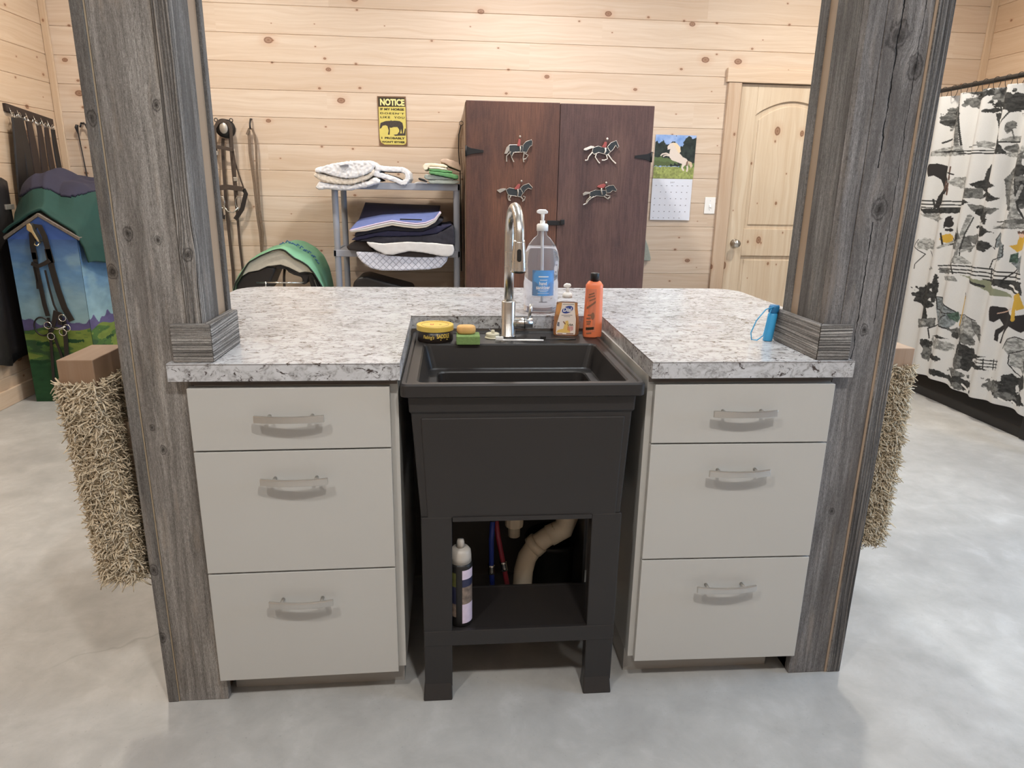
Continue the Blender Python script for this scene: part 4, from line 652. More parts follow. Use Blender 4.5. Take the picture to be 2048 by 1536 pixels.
fl = obj('floor', MB().box((XL-.2, YF-.2, -.12), (XR+.2, YB+.2, 0)), m_floor, kind='structure')
obj('ceiling', MB().box((XL-.2, YF-.2, CEIL), (XR+.2, YB+.2, CEIL+.1)), m_ceil, kind='structure')
DX0, DX1, DH = 2.168, 2.985, 2.055
mb = MB(); plank_wall(mb, 'y', YB, 1, XL, DX0-.02, 0, CEIL); plank_wall(mb, 'y', YB, 1, DX1+.02, XR, 0, CEIL); plank_wall(mb, 'y', YB, 1, DX0-.02, DX1+.02, DH+.02, CEIL); mb.box((DX0-.02, YB+.06, 0), (DX1+.02, YB+.12, DH+.02))  # last box, unseen behind the door, added to stop sky light leaking in
obj('wall_back', mb, m_wall_x, kind='structure')
mb = MB(); plank_wall(mb, 'x', XL, -1, YF, YB+.12, 0, CEIL); obj('wall_left', mb, m_wall_yl, kind='structure')
WY0, WY1, WZ0, WZ1 = -1.0, 0.5, 0.8, 2.1
mb = MB(); plank_wall(mb, 'x', XR, 1, YF, WY0, 0, CEIL); plank_wall(mb, 'x', XR, 1, WY1, YB+.12, 0, CEIL)
plank_wall(mb, 'x', XR, 1, WY0, WY1, 0, WZ0); plank_wall(mb, 'x', XR, 1, WY0, WY1, WZ1, CEIL)
obj('wall_right', mb, m_wall_yr, kind='structure')
mb = MB(); plank_wall(mb, 'y', YF, -1, XL, XR, 0, CEIL, groove=False); obj('wall_front', mb, m_wall_x, kind='structure')
# unseen window added on the right wall to cast bluish daylight on the floor
mb = MB()
for a, b in (((XR-.02, WY0-.08, WZ0-.08), (XR+.10, WY0, WZ1+.08)), ((XR-.02, WY1, WZ0-.08), (XR+.10, WY1+.08, WZ1+.08)), ((XR-.02, WY0, WZ0-.08), (XR+.10, WY1, WZ0)), ((XR-.02, WY0, WZ1), (XR+.10, WY1, WZ1+.08)),
             ((XR+.02, (WY0+WY1)/2-.02, WZ0), (XR+.06, (WY0+WY1)/2+.02, WZ1))): mb.box(a, b)
obj('unseen_window_1', mb, m_white_pl, kind='structure')
pl = bpy.data.lights.new('sky_portal', 'AREA'); pl.shape = 'RECTANGLE'; pl.size = WY1-WY0; pl.size_y = WZ1-WZ0; pl.cycles.is_portal = True
po = bpy.data.objects.new('sky_portal', pl); C.objects.link(po); po.location = (XR+.11, (WY0+WY1)/2, (WZ0+WZ1)/2); po.rotation_euler = (0, PI/2, 0)
po.rotation_euler = (PI/2, 0, PI/2)
# trims
obj('trim_1', MB().box((XL+.001, YB-.020, .09), (XL+.045, YB, CEIL)), m_trim_l, kind='structure', bevel=.004)
obj('trim_2', MB().box((XR-.05, YB-.020, .0), (XR, YB, CEIL)), m_trim_l, kind='structure', bevel=.004)
obj('baseboard_left', MB().box((XL, YF, 0), (XL+.018, YB, .10)), m_trim_y, kind='structure', bevel=.004)
mb = MB().box((XL+.018, YB-.018, 0), (DX0-.11, YB, .10)); obj('baseboard_back', mb, m_trim_h, kind='structure', bevel=.004)
# door casing and door in the back wall
mb = MB().box((DX0-.108, YB-.022, 0), (DX0-.010, YB+.05, DH+.002)).box((DX1+.010, YB-.022, 0), (DX1+.108, YB+.05, DH+.002))
obj('trim_3', mb, m_trim, kind='structure', bevel=.003)
obj('trim_4', MB().box((DX0-.125, YB-.028, DH+.004), (DX1+.125, YB+.05, DH+.098)), m_trim_h, kind='structure', bevel=.003)
dr = thing('door_1', None, None, (DX0, YB, 0), kind='structure')
dw = DX1-DX0; sw = .125
def rect(x0, z0, x1, z1): return [(x0, z0), (x1, z0), (x1, z1), (x0, z1)]
mb = MB()
yd0, yd1 = YB+.004, YB+.040
mb.box((DX0, yd0, 0), (DX0+sw, yd1, DH)); mb.box((DX1-sw, yd0, 0), (DX1, yd1, DH))
mb.box((DX0+sw, yd0, 0), (DX1-sw, yd1, .24)); mb.box((DX0+sw, yd0, .832), (DX1-sw, yd1, 1.035))
arc = [(DX0+sw+(dw-2*sw)*i/16, 1.845+.10*math.sin(PI*i/16)**.8) for i in range(17)]
mb.prism(arc+[(DX1-sw, DH), (DX0+sw, DH)], yd0, yd1)
obj('door_frame', mb, m_door, dr, bevel=.003)
mb = MB(); x0, x1 = DX0+sw, DX1-sw
arc2 = [(x0+.03+(x1-x0-.06)*i/16, 1.815+.10*math.sin(PI*i/16)**.8) for i in range(17)]
mb.prism([(x0, 1.035), (x1, 1.035)]+arc[::-1], yd0+.016, yd1-.006)
obj('door_panel', mb, m_door, dr)
obj('door_panel', MB().prism([(x0+.03, 1.065), (x1-.03, 1.065)]+arc2[::-1], yd0+.007, yd1-.01), m_door, dr, bevel=.006)
obj('door_panel', MB().box((x0, yd0+.016, .24), (x1, yd1-.006, .832)), m_door, dr)
obj('door_panel', MB().box((x0+.03, yd0+.007, .27), (x1-.03, yd1-.01, .802)), m_door, dr, bevel=.006)
kb = MB().lathe([(0, 0), (.033, 0), (.033, .006), (.014, .012), (.012, .030), (.026, .040), (.030, .052), (.026, .064), (0, .068)], n=28)
kb.map(lambda x, y, z: (DX0+.062+x, yd0-z, .925+y)); obj('door_knob', kb, m_chrome, dr, smooth=True, label='satin chrome round door knob')

# ------------------------------------------------------------------ ceiling lamps
for i, (x, y, p, c, where) in enumerate(LIGHTS):
    t = thing('ceiling_light', None, 'ceiling light', (x, y, CEIL), group='round ceiling lights')
    t['label'] = 'round flush white ceiling light '+where
    obj('housing', MB().lathe([(.115, 0), (.115, -.02), (.10, -.028), (.095, -.022), (.095, -.005), (0, -.005)], (x, y, CEIL)), m_white_pl, t, smooth=True)
    obj('lens', MB().lathe([(.093, -.008), (.093, -.020), (0, -.022)], (x, y, CEIL)), m_lampglow, t, smooth=True)
    ld = bpy.data.lights.new('lamp', 'AREA'); ld.shape = 'DISK'; ld.size = .17; ld.energy = p; ld.color = c
    lo = bpy.data.objects.new('lamp', ld); C.objects.link(lo); lo.parent = t; lo.location = (0, 0, -.035)

# ------------------------------------------------------------------ counter island
H = .914
def rounded(pts, idx, r, n=8):
    out = []
    for i, p in enumerate(pts):
        if i not in idx: out.append(p); continue
        a = Vector(pts[i-1]); b = Vector(pts[(i+1) % len(pts)]); q = Vector(p)
        u, v = (a-q).normalized(), (b-q).normalized(); c = q+(u+v)*r
        for k in range(n+1):
            t = k/n*PI/2; out.append(tuple(c-v*r*math.cos(t)*1.0-u*r*math.sin(t)) if False else tuple(c-u*r*math.sin(t)-v*r*math.cos(t)))
    return out
ct_poly = [(-.564, 0), (-.0525, 0), (-.058, .602), (.545, .602), (.5375, 0), (1.037, 0), (1.037, .034), (.960, .034), (.960, .235), (1.235, .235), (1.235, 1.245), (-.745, 1.235), (-.745, .215), (-.486, .215), (-.486, .034), (-.564, .034)]
ct_poly = rounded(ct_poly, (10, 11), .10)
ct = thing('countertop', 'white and grey granite-look laminate island countertop with a sink notch', 'countertop', (.24, .6, .8735))
obj('slab', MB().prism(ct_poly, .8735, .9108, 'z'), m_lam, ct)
obj('seam_line', MB().prism(ct_poly, .9108, .9122, 'z'), m_seam, ct, label='thin dark seam under the top sheet')
obj('top_sheet', MB().prism(ct_poly, .9122, H, 'z'), m_lam, ct)

def handle(x0, x1, z, yf, parent):
    mb = MB(); k = 14; xc = (x0+x1)/2; hw = (x1-x0)/2
    P = [(x0+(x1-x0)*i/k, yf-.024-.010*(1-((i/k-.5)*2)**2), z) for i in range(k+1)]
    vs = []
    for i, (x, y, zz) in enumerate(P):
        e = abs(i/k-.5)*2; h = .0080+.0006*e; t = .0035
        vs += [(x, y-t, zz-h), (x, y+t, zz-h), (x, y+t, zz+h), (x, y-t, zz+h)]
    fs = [(i*4+j, i*4+(j+1) % 4, (i+1)*4+(j+1) % 4, (i+1)*4+j) for i in range(k) for j in range(4)]+[(3,2,1,0), tuple(k*4+j for j in range(4))]
    mb.add(vs, fs)
    h = obj('handle', mb, m_nickel, parent, bevel=.0015, label='arched brushed nickel bar pull')
    for sx in (-.048, .048):
        obj('handle_post', MB().tube([(xc+sx, yf+.001, z), (xc+sx, yf-.030, z)], .0045, 10), m_nickel, h, smooth=True)
def cabinet(name, label, xa, xb, dxa, dxb, ya, yb, hx, toe0, toe1, body0, body1):
    """carcass xa..xb; drawer fronts dxa..dxb with the front plane ya..yb"""
    t = thing(name, label, 'cabinet', ((xa+xb)/2, .32, 0))
    obj('carcass', MB().box((body0, .033, .078), (body1, .598, .8733)), m_cab, t, bevel=.001)
    obj('top_rail_shade', MB().box((body0+.002, .0275, .8575), (body1-.002, .034, .8733)), m_gap, t)  # dark strip put in for the shadow between counter and drawers
    obj('toe_kick', MB().box((toe0, .075, 0), (toe1, .59, .079)), m_cab_dk, t)
    z = [.8542, .7042, .7000, .3848, .3800, .0745]
    for i in range(3):
        zt, zb = z[2*i], z[2*i+1]
        f = lambda x: ya+(yb-ya)*(x-dxa)/(dxb-dxa)
        mb = MB().hexa([(dxa, f(dxa), zb), (dxb, f(dxb), zb), (dxb, .0315, zb), (dxa, .0315, zb), (dxa, f(dxa), zt), (dxb, f(dxb), zt), (dxb, .0315, zt), (dxa, .0315, zt)])
        d = obj('drawer', mb, m_cab, t, bevel=.0012)
        hz = (.787, .632, .306)[i]
        a, b = hx[i]; handle(a, b, hz, f((a+b)/2)+.0005, d)
    return t
cabinet('drawer_cabinet', 'pale grey three-drawer base cabinet left of the black sink', -.530, -.0600, -.5300, -.0785, .0080, .0150,
        ((-.383, -.226), (-.381, -.226), (-.386, -.231)), -.515, -.068, -.528, -.0600)
cabinet('drawer_cabinet', 'pale grey three-drawer base cabinet right of the black sink', .5375, 1.003, .5525, 1.0012, .0150, .0080,
        ((.693, .852), (.697, .853), (.697, .856)), .540, .955, .5380, 1.003)
bk = obj('island_base', MB().box((-.50, .66, 0), (1.0, 1.15, .8733)), m_cab_dk, origin=(.25, .9, 0), label='grey painted rear base carrying the back of the island countertop', cat='cabinet', bevel=.002)

# ------------------------------------------------------------------ posts wrapped in barn boards
def post(name, label, side):
    """side -1: left post, +1: right post (mirrored layout with its own measures)"""
    if side < 0:
        o, i_, e = -.674, -.486, -.648      # outer face, inner face, edge board inner limit
        seam = -.5215; yb = .222; low = -.531
        kn = [(.048, 1.452, .009), (-.041, 1.194, .012), (.018, 1.18, .0075), (-.045, .755, .007), (-.026, .70, .009)]
        kn2 = [(-.081, 1.423, .012), (-.082, 1.113, .013), (-.084, .387, .013), (-.086, .195, .012)]
    else:
        o, i_, e = 1.155, .960, 1.116
        seam = 1.004; yb = .24; low = 1.006
        kn = [(-.022, 1.635, .026), (.030, 1.575, .020), (-.002, 1.27, .022), (.008, .984, .012), (-.07, .767, .010), (.0, .50, .008)]
        kn2 = []
    ox = -.58 if side < 0 else 1.058
    t = thing(name, label, 'post', (ox, .13, 0))
    mn, mx = min, max
    def bx(x0, x1, y0, y1, z0=0, z1=CEIL-.001): return MB().box((mn(x0, x1), y0, z0), (mx(x0, x1), y1, z1))
    fy = .031
    m_f = barn(name+'_front_board', seed=side*3+7, tone=1.10 if side < 0 else .84, knots=kn,
               crack=None if side < 0 else ((-.020, 1.36, 1.80, .0026, 0.0), (-.012, 0.9, 1.24, .0020, 0.0), (.030, 1.0, 1.9, .0012, 0.0)), warm=(1, .955, .91) if side < 0 else (1, .97, .965))
    m_e = barn(name+'_edge_board', seed=side*3+17, tone=.78, knots=kn2, groove=0 if side < 0 else 52, warm=(1, .96, .92))
    m_g = barn(name+'_ridged_board', seed=side*3+27, tone=1.05, groove=50, knots=[(.078, 1.15, .012)] if side < 0 else (), warm=(1, .96, .92))
    m_s = barn(name+'_side_board', seed=side*3+37, tone=.70 if side < 0 else .68, axis='y', warm=(1, .975, .96))
    s = -side  # direction from outer to inner along x
    obj('core', bx(e, low, fy+.022, yb-.02), m_sawn_dk, t)
    obj('core', bx(low-side*0.0, i_+side*.020, fy+.024, yb-.02, H+.0005), m_sawn, t)
    obj('edge_board', bx(o, e-side*(-.0)-0.0, fy-.003, yb), m_e, t, bevel=.0025)
    obj('sawn_edge', bx(e, e+s*(.0028 if side < 0 else .006), fy-.0005, fy+.022), m_edge_pale if side < 0 else m_sawn, t)
    obj('front_board', bx(e+s*.005, seam if side < 0 else seam, fy, fy+.022, 0, .8730), m_f, t, bevel=.002) if False else None
    # one front board running the full height, notched above the counter by the ridged board beside it
    obj('front_board', bx(e+s*(.003 if side < 0 else .0063), seam, fy, fy+.022), m_f, t, bevel=.002)
    if side < 0:
        obj('ridged_board', bx(seam+.001, i_, fy-.001, fy+.023, H+.0005), m_g, t, bevel=.002)
    else:
        obj('ridged_board', bx(seam-.001, i_, fy, fy+.022, H+.0005), m_f, t, bevel=.002)
    if side < 0:
        obj('side_board', bx(i_-.021, i_, fy+.023, .143, H+.0005), m_s, t, bevel=.002)
        obj('sawn_edge', bx(i_-.020, i_-.004, .144, yb-.018, H+.0005), m_sawn, t)
        obj('back_board', bx(e, i_+.004, yb-.018, yb+.004, H+.0005), m_s, t, bevel=.002)
    else:
        obj('side_board', bx(i_+.021, i_, fy+.022, .163, H+.0005), m_s, t, bevel=.002)
        obj('sawn_edge', bx(i_+.020, i_+.002, .164, yb-.040, H+.0005), m_sawn, t)
        obj('back_board', bx(e, i_-.002, yb-.040, yb, H+.0005), m_s, t, bevel=.002)
        obj('core', bx(1.006, 1.03, .056, .19, 0, .87), m_sawn, t)
    # collar of short boards where the post meets the counter
    m_c = barn(name+'_collar', seed=side*5+41, tone=1.25, groove=46, horiz=True, warm=(1, .97, .93))
    m_c2 = barn(name+'_collar_side', seed=side*5+51, tone=1.3, groove=44, horiz=True, axis='y', warm=(1, .97, .94))
    z0, z1 = H+.0004, H+.086
    if side < 0:
        obj('collar_block', MB().prism([(-.552, .012), (-.465, .012), (-.485, .030), (-.552, .030)], z0, z1, 'z'), m_c, t, bevel=.002)
        obj('collar_block', MB().prism([(-.464, .012), (-.464, .215), (-.485, .215), (-.485, .032)], z0, z1, 'z'), m_c2, t, bevel=.003)
    else:
        obj('collar_block', MB().prism([(1.026, .010), (.944, .010), (.958, .030), (1.026, .030)], z0, z1, 'z'), m_c, t, bevel=.002)
        obj('collar_block', MB().prism([(.943, .010), (.943, .245), (.958, .245), (.958, .032)], z0, z1, 'z'), m_c2, t, bevel=.003)
    return t
post('barnwood_post', 'weathered grey barn-board post at the left end of the island', -1)
post('barnwood_post', 'weathered grey barn-board post with a large split knot at the right end', 1)

# ------------------------------------------------------------------ carpet wrapped scratching blocks
def scratcher(label, x0, x1, y0, y1, z0, z1, wz, lean, mat, seed, cleat):
    t = thing('scratching_block', label, 'scratching post', ((x0+x1)/2, (y0+y1)/2, z0), group=None)
    shr = lambda x, y, z: (x+lean*max(0, z1-z)/(z1-z0), y, z)
    obj('wood_block', MB().box((x0, y0, z1-.03), (x1, y1, wz)), mat, t, bevel=.002)
    obj('wood_block', MB().box((x0, y0, z0+.01), (x1, y1, z1-.031)).map(shr), mat, t)
    obj('mounting_cleat', MB().box(*cleat), m_sawn, t)
    th = .020
    a0, a1, b0, b1 = x0-th, x1+th, y0-th, y1+th
    c = obj('shag_carpet', MB().box((x0-.004, y0-.004, z0), (x1+.004, y1+.004, z1-.012)).map(shr), m_rug_b, t)
    rs = random.Random(seed); mb = MB(); vs = []; fs = []
    faces = [((0,-1), x0, x1, 'x', y0), ((1,0), y0, y1, 'y', x1), ((-1,0), y0, y1, 'y', x0), ((0,1), x0, x1, 'x', y1)]
    per = [abs(f[2]-f[1]) for f in faces]; tot = sum(per); cnt = int(tot*(z1-z0)*95000)
    for _ in range(cnt):
        r = rs.random()*tot; k = 0
        while r > per[k]: r -= per[k]; k += 1
        nrm, lo, hi, ax, fixed = faces[k]; u = lo+(hi-lo)*rs.random()*1.0
        z = z0+(z1-z0)*rs.random()
        p = Vector((u, fixed, z)) if ax == 'x' else Vector((fixed, u, z))
        sh = lean*(z1-z)/(z1-z0)
        n = Vector((nrm[0], nrm[1], 0)); n += Vector((rs.uniform(-.9,.9), rs.uniform(-.9,.9), rs.uniform(-.9,.6))); n.normalize()
        L = rs.uniform(.007, .0145); bend = Vector((rs.uniform(-1,1), rs.uniform(-1,1), rs.uniform(-1.2,.8)))*L*.95
        bend -= Vector((nrm[0], nrm[1], 0))*L*.2
        q0 = p+Vector((nrm[0], nrm[1], 0))*.003; q1 = q0+n*L*.5+bend*.25; q2 = q0+n*L*.8+bend*.75; q3 = q0+n*L*.9+bend*1.35
        rr = rs.uniform(.0017, .0025); s = len(vs)
        side = n.cross(bend).normalized() if n.cross(bend).length > 1e-6 else Vector((0,0,1)); up = side.cross(n)
        for i, q in enumerate((q0, q1, q2, q3)):
            ri = rr*(1, 1, .95, .6)[i]
            for a in range(3):
                th_ = 2*PI*a/3; w_ = q+side*(ri*math.cos(th_))+up*(ri*math.sin(th_)); vs.append((w_.x+sh, w_.y, w_.z))
        for i in range(3):
            for a in range(3): fs.append((s+i*3+a, s+i*3+(a+1) % 3, s+(i+1)*3+(a+1) % 3, s+(i+1)*3+a))
        fs.append((s+9, s+10, s+11))
    mb.v = vs; mb.f = fs
    obj('carpet_pile', mb, m_rug, c, kind='stuff', smooth=True)
scratcher('beige shag-carpet scratching block on the left side of the left post', -.813, -.735, .035, .195, .360, .862, .915, .030, m_block_dk, 1, ((-.736, .09, .45), (-.6742, .15, .75)))
scratcher('beige shag-carpet scratching block on the right side of the right post', 1.203, 1.280, .130, .270, .345, .868, .915, .0, m_block, 2, ((1.1552, .15, .45), (1.204, .21, .75)))
# ------------------------------------------------------------------ utility sink
RZ = .868
sk = thing('utility_sink', 'black plastic floor-standing utility sink between the grey cabinets', 'sink', (.235, .28, 0))
def loop(x0, x1, y0, y1, r, z, n=5):
    out = []
    for cx, cy, a0 in ((x1-r, y0+r, -PI/2), (x1-r, y1-r, 0), (x0+r, y1-r, PI/2), (x0+r, y0+r, PI)):
        for k in range(n+1):
            a = a0+PI/2*k/n; out.append((cx+r*math.cos(a), cy+r*math.sin(a), z))
    return out
def loft(mb, loops, cap0=False, cap1=True):
    n = len(loops[0]); vs = [p for l in loops for p in l]
    fs = [(i*n+j, i*n+(j+1) % n, (i+1)*n+(j+1) % n, (i+1)*n+j) for i in range(len(loops)-1) for j in range(n)]
    if cap0: fs.append(tuple(range(n-1, -1, -1)))
    if cap1: fs.append(tuple((len(loops)-1)*n+j for j in range(n)))
    return mb.add(vs, fs)
bx0, bx1, by0, by1 = -.012, .485, .018, .420      # basin opening
mb = MB()
loft(mb, [loop(-.046, .516, -.012, .592, .012, .834), loop(-.052, .519, -.019, .596, .014, .838), loop(-.053, .520, -.0195, .597, .014, RZ-.004), loop(-.049, .516, -.0155, .593, .013, RZ),
          loop(-.041, .508, -.008, .585, .012, RZ), loop(-.038, .505, -.005, .582, .012, RZ-.004), loop(-.030, .497, .004, .574, .012, RZ-.004)], cap1=False)
obj('rim', mb, m_sink, sk, smooth=False)
mb = MB()
# deck between rim and basin: inner loops
loft(mb, [loop(-.030, .497, .004, .574, .012, RZ-.004), loop(bx0-.004, bx1+.004, by0-.004, by1+.004, .016, RZ-.004), loop(bx0, bx1, by0, by1, .018, RZ-.008),
          loop(bx0+.014, bx1-.014, by0+.010, by1-.014, .022, .796), loop(bx0+.017, bx1-.017, by0+.013, by1-.018, .024, .793), loop(bx0+.036, bx1-.036, by0+.030, by1-.040, .026, .793),
          loop(bx0+.039, bx1-.039, by0+.033, by1-.043, .028, .789), loop(bx0+.066, bx1-.066, by0+.058, by1-.07, .04, .545), loop(.2, .27, .2, .27, .03, .54)])
obj('basin', mb, m_sink, sk)
# faceted tub skin
mb = MB()
def ring8(z, x0, x1, y0, y1): return [(x0, y0, z), (x1, y0, z), (x1, y1, z), (x0, y1, z)]
loft(mb, [ring8(.836, -.036, .503, .000, .575), ring8(.796, -.034, .501, .000, .573), ring8(.790, -.030, .497, .006, .57), ring8(.525, -.012, .484, .006, .55)], cap1=False)
obj('tub_front', mb, m_sink, sk, bevel=.003)
# raised central apron and corner stiles
mb = MB().prism([(.004, .520), (.472, .520), (.480, .780), (-.008, .780)], .0030, .010); obj('apron_panel', mb, m_sink, sk, bevel=.004)
mb = MB().prism([(.400-.335, .512), (.412, .512), (.412, .5235), (.065, .5235)], -.001, .012); obj('apron_lip', mb, m_sink, sk, bevel=.001)
for xa, xb in ((-.010, .062), (.414, .486)):
    for y0, y1 in ((.002, .040), (.50, .54)):
        c = (xa+xb)/2
        mb = MB().hexa([(xa, y0, .03), (xb, y0, .03), (xb, y1, .03), (xa, y1, .03), (xa-.002, y0, .524), (xb+.002, y0, .524), (xb+.002, y1, .524), (xa-.002, y1, .524)])
        lg = obj('leg', mb, m_sink, sk, bevel=.003)
        ft = MB().hexa([(xa-.004, y0-.003, .0), (xb+.0, y0-.003, 0), (xb+.0, y1+.010, 0), (xa-.004, y1+.010, 0), (xa+.002, y0+.012, .075), (xb-.004, y0+.012, .075), (xb-.004, y1, .075), (xa+.002, y1, .075)])
        ft.map(lambda x, y, z: (x, y-(.012 if z < .04 and y < .1 else 0), z))
        obj('foot', ft, m_sink, lg, bevel=.003)
mb = MB().box((-.010, .000, .158), (.486, .014, .202)).box((-.008, .014, .188), (.484, .205, .198)).box((-.008, .205, .165), (.484, .215, .198))
obj('shelf', mb, m_sink, sk, bevel=.002)
obj('side_panel', MB().box((.058, .216, .03), (.066, .58, .53)), m_sink, sk); obj('side_panel', MB().box((.440, .216, .03), (.448, .58, .53)), m_sink, sk)  # panels extended back and down to hide a patch of light in the bay
# drain parts below the basin
dp = obj('drain_pipe', MB().lathe([(.018, 0), (.018, .07), (.030, .072), (.030, .105), (.022, .112), (.022, .24)], (.250, .33, .292), 24), m_pvc, sk, smooth=True, label='pale plastic drain tailpiece with nut')
obj('drain_nut', MB().lathe([(.020, 0), (.027, .004), (.029, .035), (.024, .042)], (.250, .33, .322), 12), m_pvc, dp)

# plumbing that stands on the floor behind the shelf
def hose(name, label, mat, path):
    t = thing(name, label, 'hose', path[-1])
    obj('tube', MB().tube(path, .0075, 12), mat, t, smooth=True)
    a = Vector(path[-2]); 
    p = Vector(path[2]); d = (Vector(path[3])-Vector(path[1])).normalized()*.014
    obj('clamp', MB().tube([p-d, p-d*.5, p+d*.5, p+d], [.011, .0095, .0095, .011], 10), m_chrome, t, smooth=True)
    p = Vector(path[0]); obj('fitting', MB().tube([p+Vector((0,0,.02)), p, p-Vector((0,0,.015))], .0105, 10), m_chrome, t, smooth=True)
hose('water_hose', 'blue water hose hanging below the sink basin', m_blue_hose, [(.180, .24, .405), (.176, .24, .33), (.177, .24, .235), (.180, .24, .18), (.182, .24, .09), (.182, .24, .003)])
hose('water_hose', 'red water hose leaning behind the blue one under the sink', m_red_hose, [(.188, .27, .405), (.196, .262, .33), (.214, .255, .235), (.224, .25, .18), (.232, .25, .09), (.234, .25, .003)])
path = [(.275, .30, .0), (.275, .30, .13), (.278, .30, .19), (.288, .30, .235), (.312, .30, .275), (.345, .30, .300), (.375, .30, .318)]
pv = thing('waste_pipe', 'pale curved plastic waste pipe rising from the floor under the sink', 'pipe', (.275, .30, 0))
obj('pipe', MB().tube(path, .029, 20), m_pvc, pv, smooth=True)
obj('collar', MB().tube([(.304, .30, .266), (.322, .30, .284)], .034, 20), m_pvc, pv, smooth=True)
obj('elbow', MB().tube([(.352, .30, .304), (.395, .303, .325), (.41, .315, .36), (.41, .33, .44)], .032, 20), m_pvc, pv, smooth=True)
bt = thing('bucket', 'dark bucket standing on the floor behind the sink shelf', 'bucket', (.385, .42, 0))
obj('bucket_body', MB().lathe([(.070, 0), (.074, .01), (.084, .225), (.090, .228), (.090, .24), (.082, .24), (.072, .02), (0, .016)], (.385, .42, 0), 32), m_black, bt, smooth=True)
obj('bucket_handle', MB().tube([(.385+.09*math.cos(a), .42-.01, .235-.05*math.sin(a)) for a in [PI*i/14 for i in range(15)]], .002, 8), m_hinge, bt, smooth=True)
# partition behind the sink
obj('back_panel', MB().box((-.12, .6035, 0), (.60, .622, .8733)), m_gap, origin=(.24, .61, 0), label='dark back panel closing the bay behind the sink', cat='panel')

# supplement bottle on the shelf
bo = thing('shampoo_bottle', 'tall bottle with picture labels and frosted cap on the sink shelf', 'bottle', (.085, .048, .198))
c = (.085, .048, .1985)
obj('bottle_body', MB().lathe([(.0, 0), (.028, 0), (.030, .004), (.030, .172), (.028, .180)], c, 36), m_black, bo, smooth=True)
obj('bottle_shoulder', MB().lathe([(.028, .180), (.0275, .196), (.026, .210), (.020, .218), (.0, .219)], c, 32), m_frost, bo, smooth=True)
obj('bottle_cap', MB().lathe([(.010, .218), (.010, .232), (.008, .240), (0, .241)], c, 20), m_frost, bo, smooth=True)
def wrap(c, r, a0, a1, z0, z1, n=12):
    mb = MB(); vs = []
    for i in range(n+1):
        a = a0+(a1-a0)*i/n
        for z in (z0, z1): vs.append((c[0]+r*math.sin(a), c[1]-r*math.cos(a), c[2]+z))
    return mb.add(vs, [(2*i, 2*i+2, 2*i+3, 2*i+1) for i in range(n)])
rr = .0305
obj('side_label', wrap(c, rr, .12, 1.35, .012, .068), m_lab_pic3, bo); obj('side_label', wrap(c, rr, .12, 1.35, .068, .118), m_lab_pic4, bo)
obj('side_label', wrap(c, rr, .12, 1.35, .118, .140), m_lab_pic1, bo); obj('side_label', wrap(c, rr, .12, 1.35, .140, .166), m_lab_pic3, bo)
obj('side_label', wrap(c, rr, -1.3, -.42, .118, .158), m_lab_pic2, bo); obj('side_label', wrap(c, rr, -1.3, -.42, .068, .118), m_lab_pic1, bo); obj('side_label', wrap(c, rr, -1.3, -.42, .030, .068), m_lab_pic4, bo)

# ------------------------------------------------------------------ faucet
FX, FY, FZ = .2395, .532, RZ-.004
fa = thing('faucet', 'tall brushed nickel gooseneck pull-down faucet on the sink deck', 'faucet', (FX, FY, FZ))
obj('faucet_base', MB().lathe([(.0, 0), (.0245, 0), (.0245, .003), (.0212, .006), (.0212, .106), (.0200, .109), (.0150, .110), (0, .110)], (FX, FY, FZ), 36), m_nickel, fa, smooth=True)
dx, dy = .085, -.996
HT = .302; arc = [(FX, FY, FZ+.108), (FX, FY, FZ+.20), (FX, FY, FZ+HT)]
R_ = .078
for i in range(1, 15):
    a = PI*i/14*1.02; arc.append((FX+dx*R_*(1-math.cos(a)), FY+dy*R_*(1-math.cos(a)), FZ+HT+R_*1.06*math.sin(a)))
e = Vector(arc[-1]); arc.append(tuple(e+Vector((0, .001, -.004))))
obj('gooseneck', MB().tube(arc, .0145, 28), m_nickel, fa, smooth=True)
e = Vector(arc[-1])+Vector((0, 0, .004))
sh = obj('spray_head', MB().lathe([(.0, 0), (.014, 0), (.0222, -.0015), (.0230, .004), (.0198, .045), (.0166, .078), (.0158, .086), (0, .087)], (e.x, e.y+.001, e.z-.082), 36), m_nickel, fa, smooth=True)
obj('spray_nozzle', MB().lathe([(0, -.004), (.014, -.004), (.0165, .001)], (e.x, e.y+.001, e.z-.082), 24), m_black, sh, smooth=True)
btn = MB().prism([(.0062*math.cos(a), (.011 if math.sin(a) > 0 else -.011)+.0062*math.sin(a)) for a in [2*PI*(k+.5)/16 for k in range(16)]], -.0035, .004)
btn.map(lambda x, y, z: (e.x+x-.001, e.y+y-.0186+z*.10, e.z-.036+z)); obj('spray_button', btn, m_black, sh, bevel=.001)
obj('valve_body', MB().tube([(FX+.010, FY, FZ+.040), (FX+.074, FY-.004, FZ+.042)], .0165, 28), m_nickel, fa, smooth=True)
obj('valve_ring', MB().tube([(FX+.0485, FY-.0026, FZ+.0412), (FX+.0505, FY-.0027, FZ+.0413)], .0172, 28), m_black, fa, smooth=True)
lv = obj('lever', MB().tube([(FX+.063, FY-.003, FZ+.055), (FX+.066, FY-.004, FZ+.075), (FX+.070, FY-.004, FZ+.100)], [.0045, .0050, .0055], 12), m_nickel, fa, smooth=True)

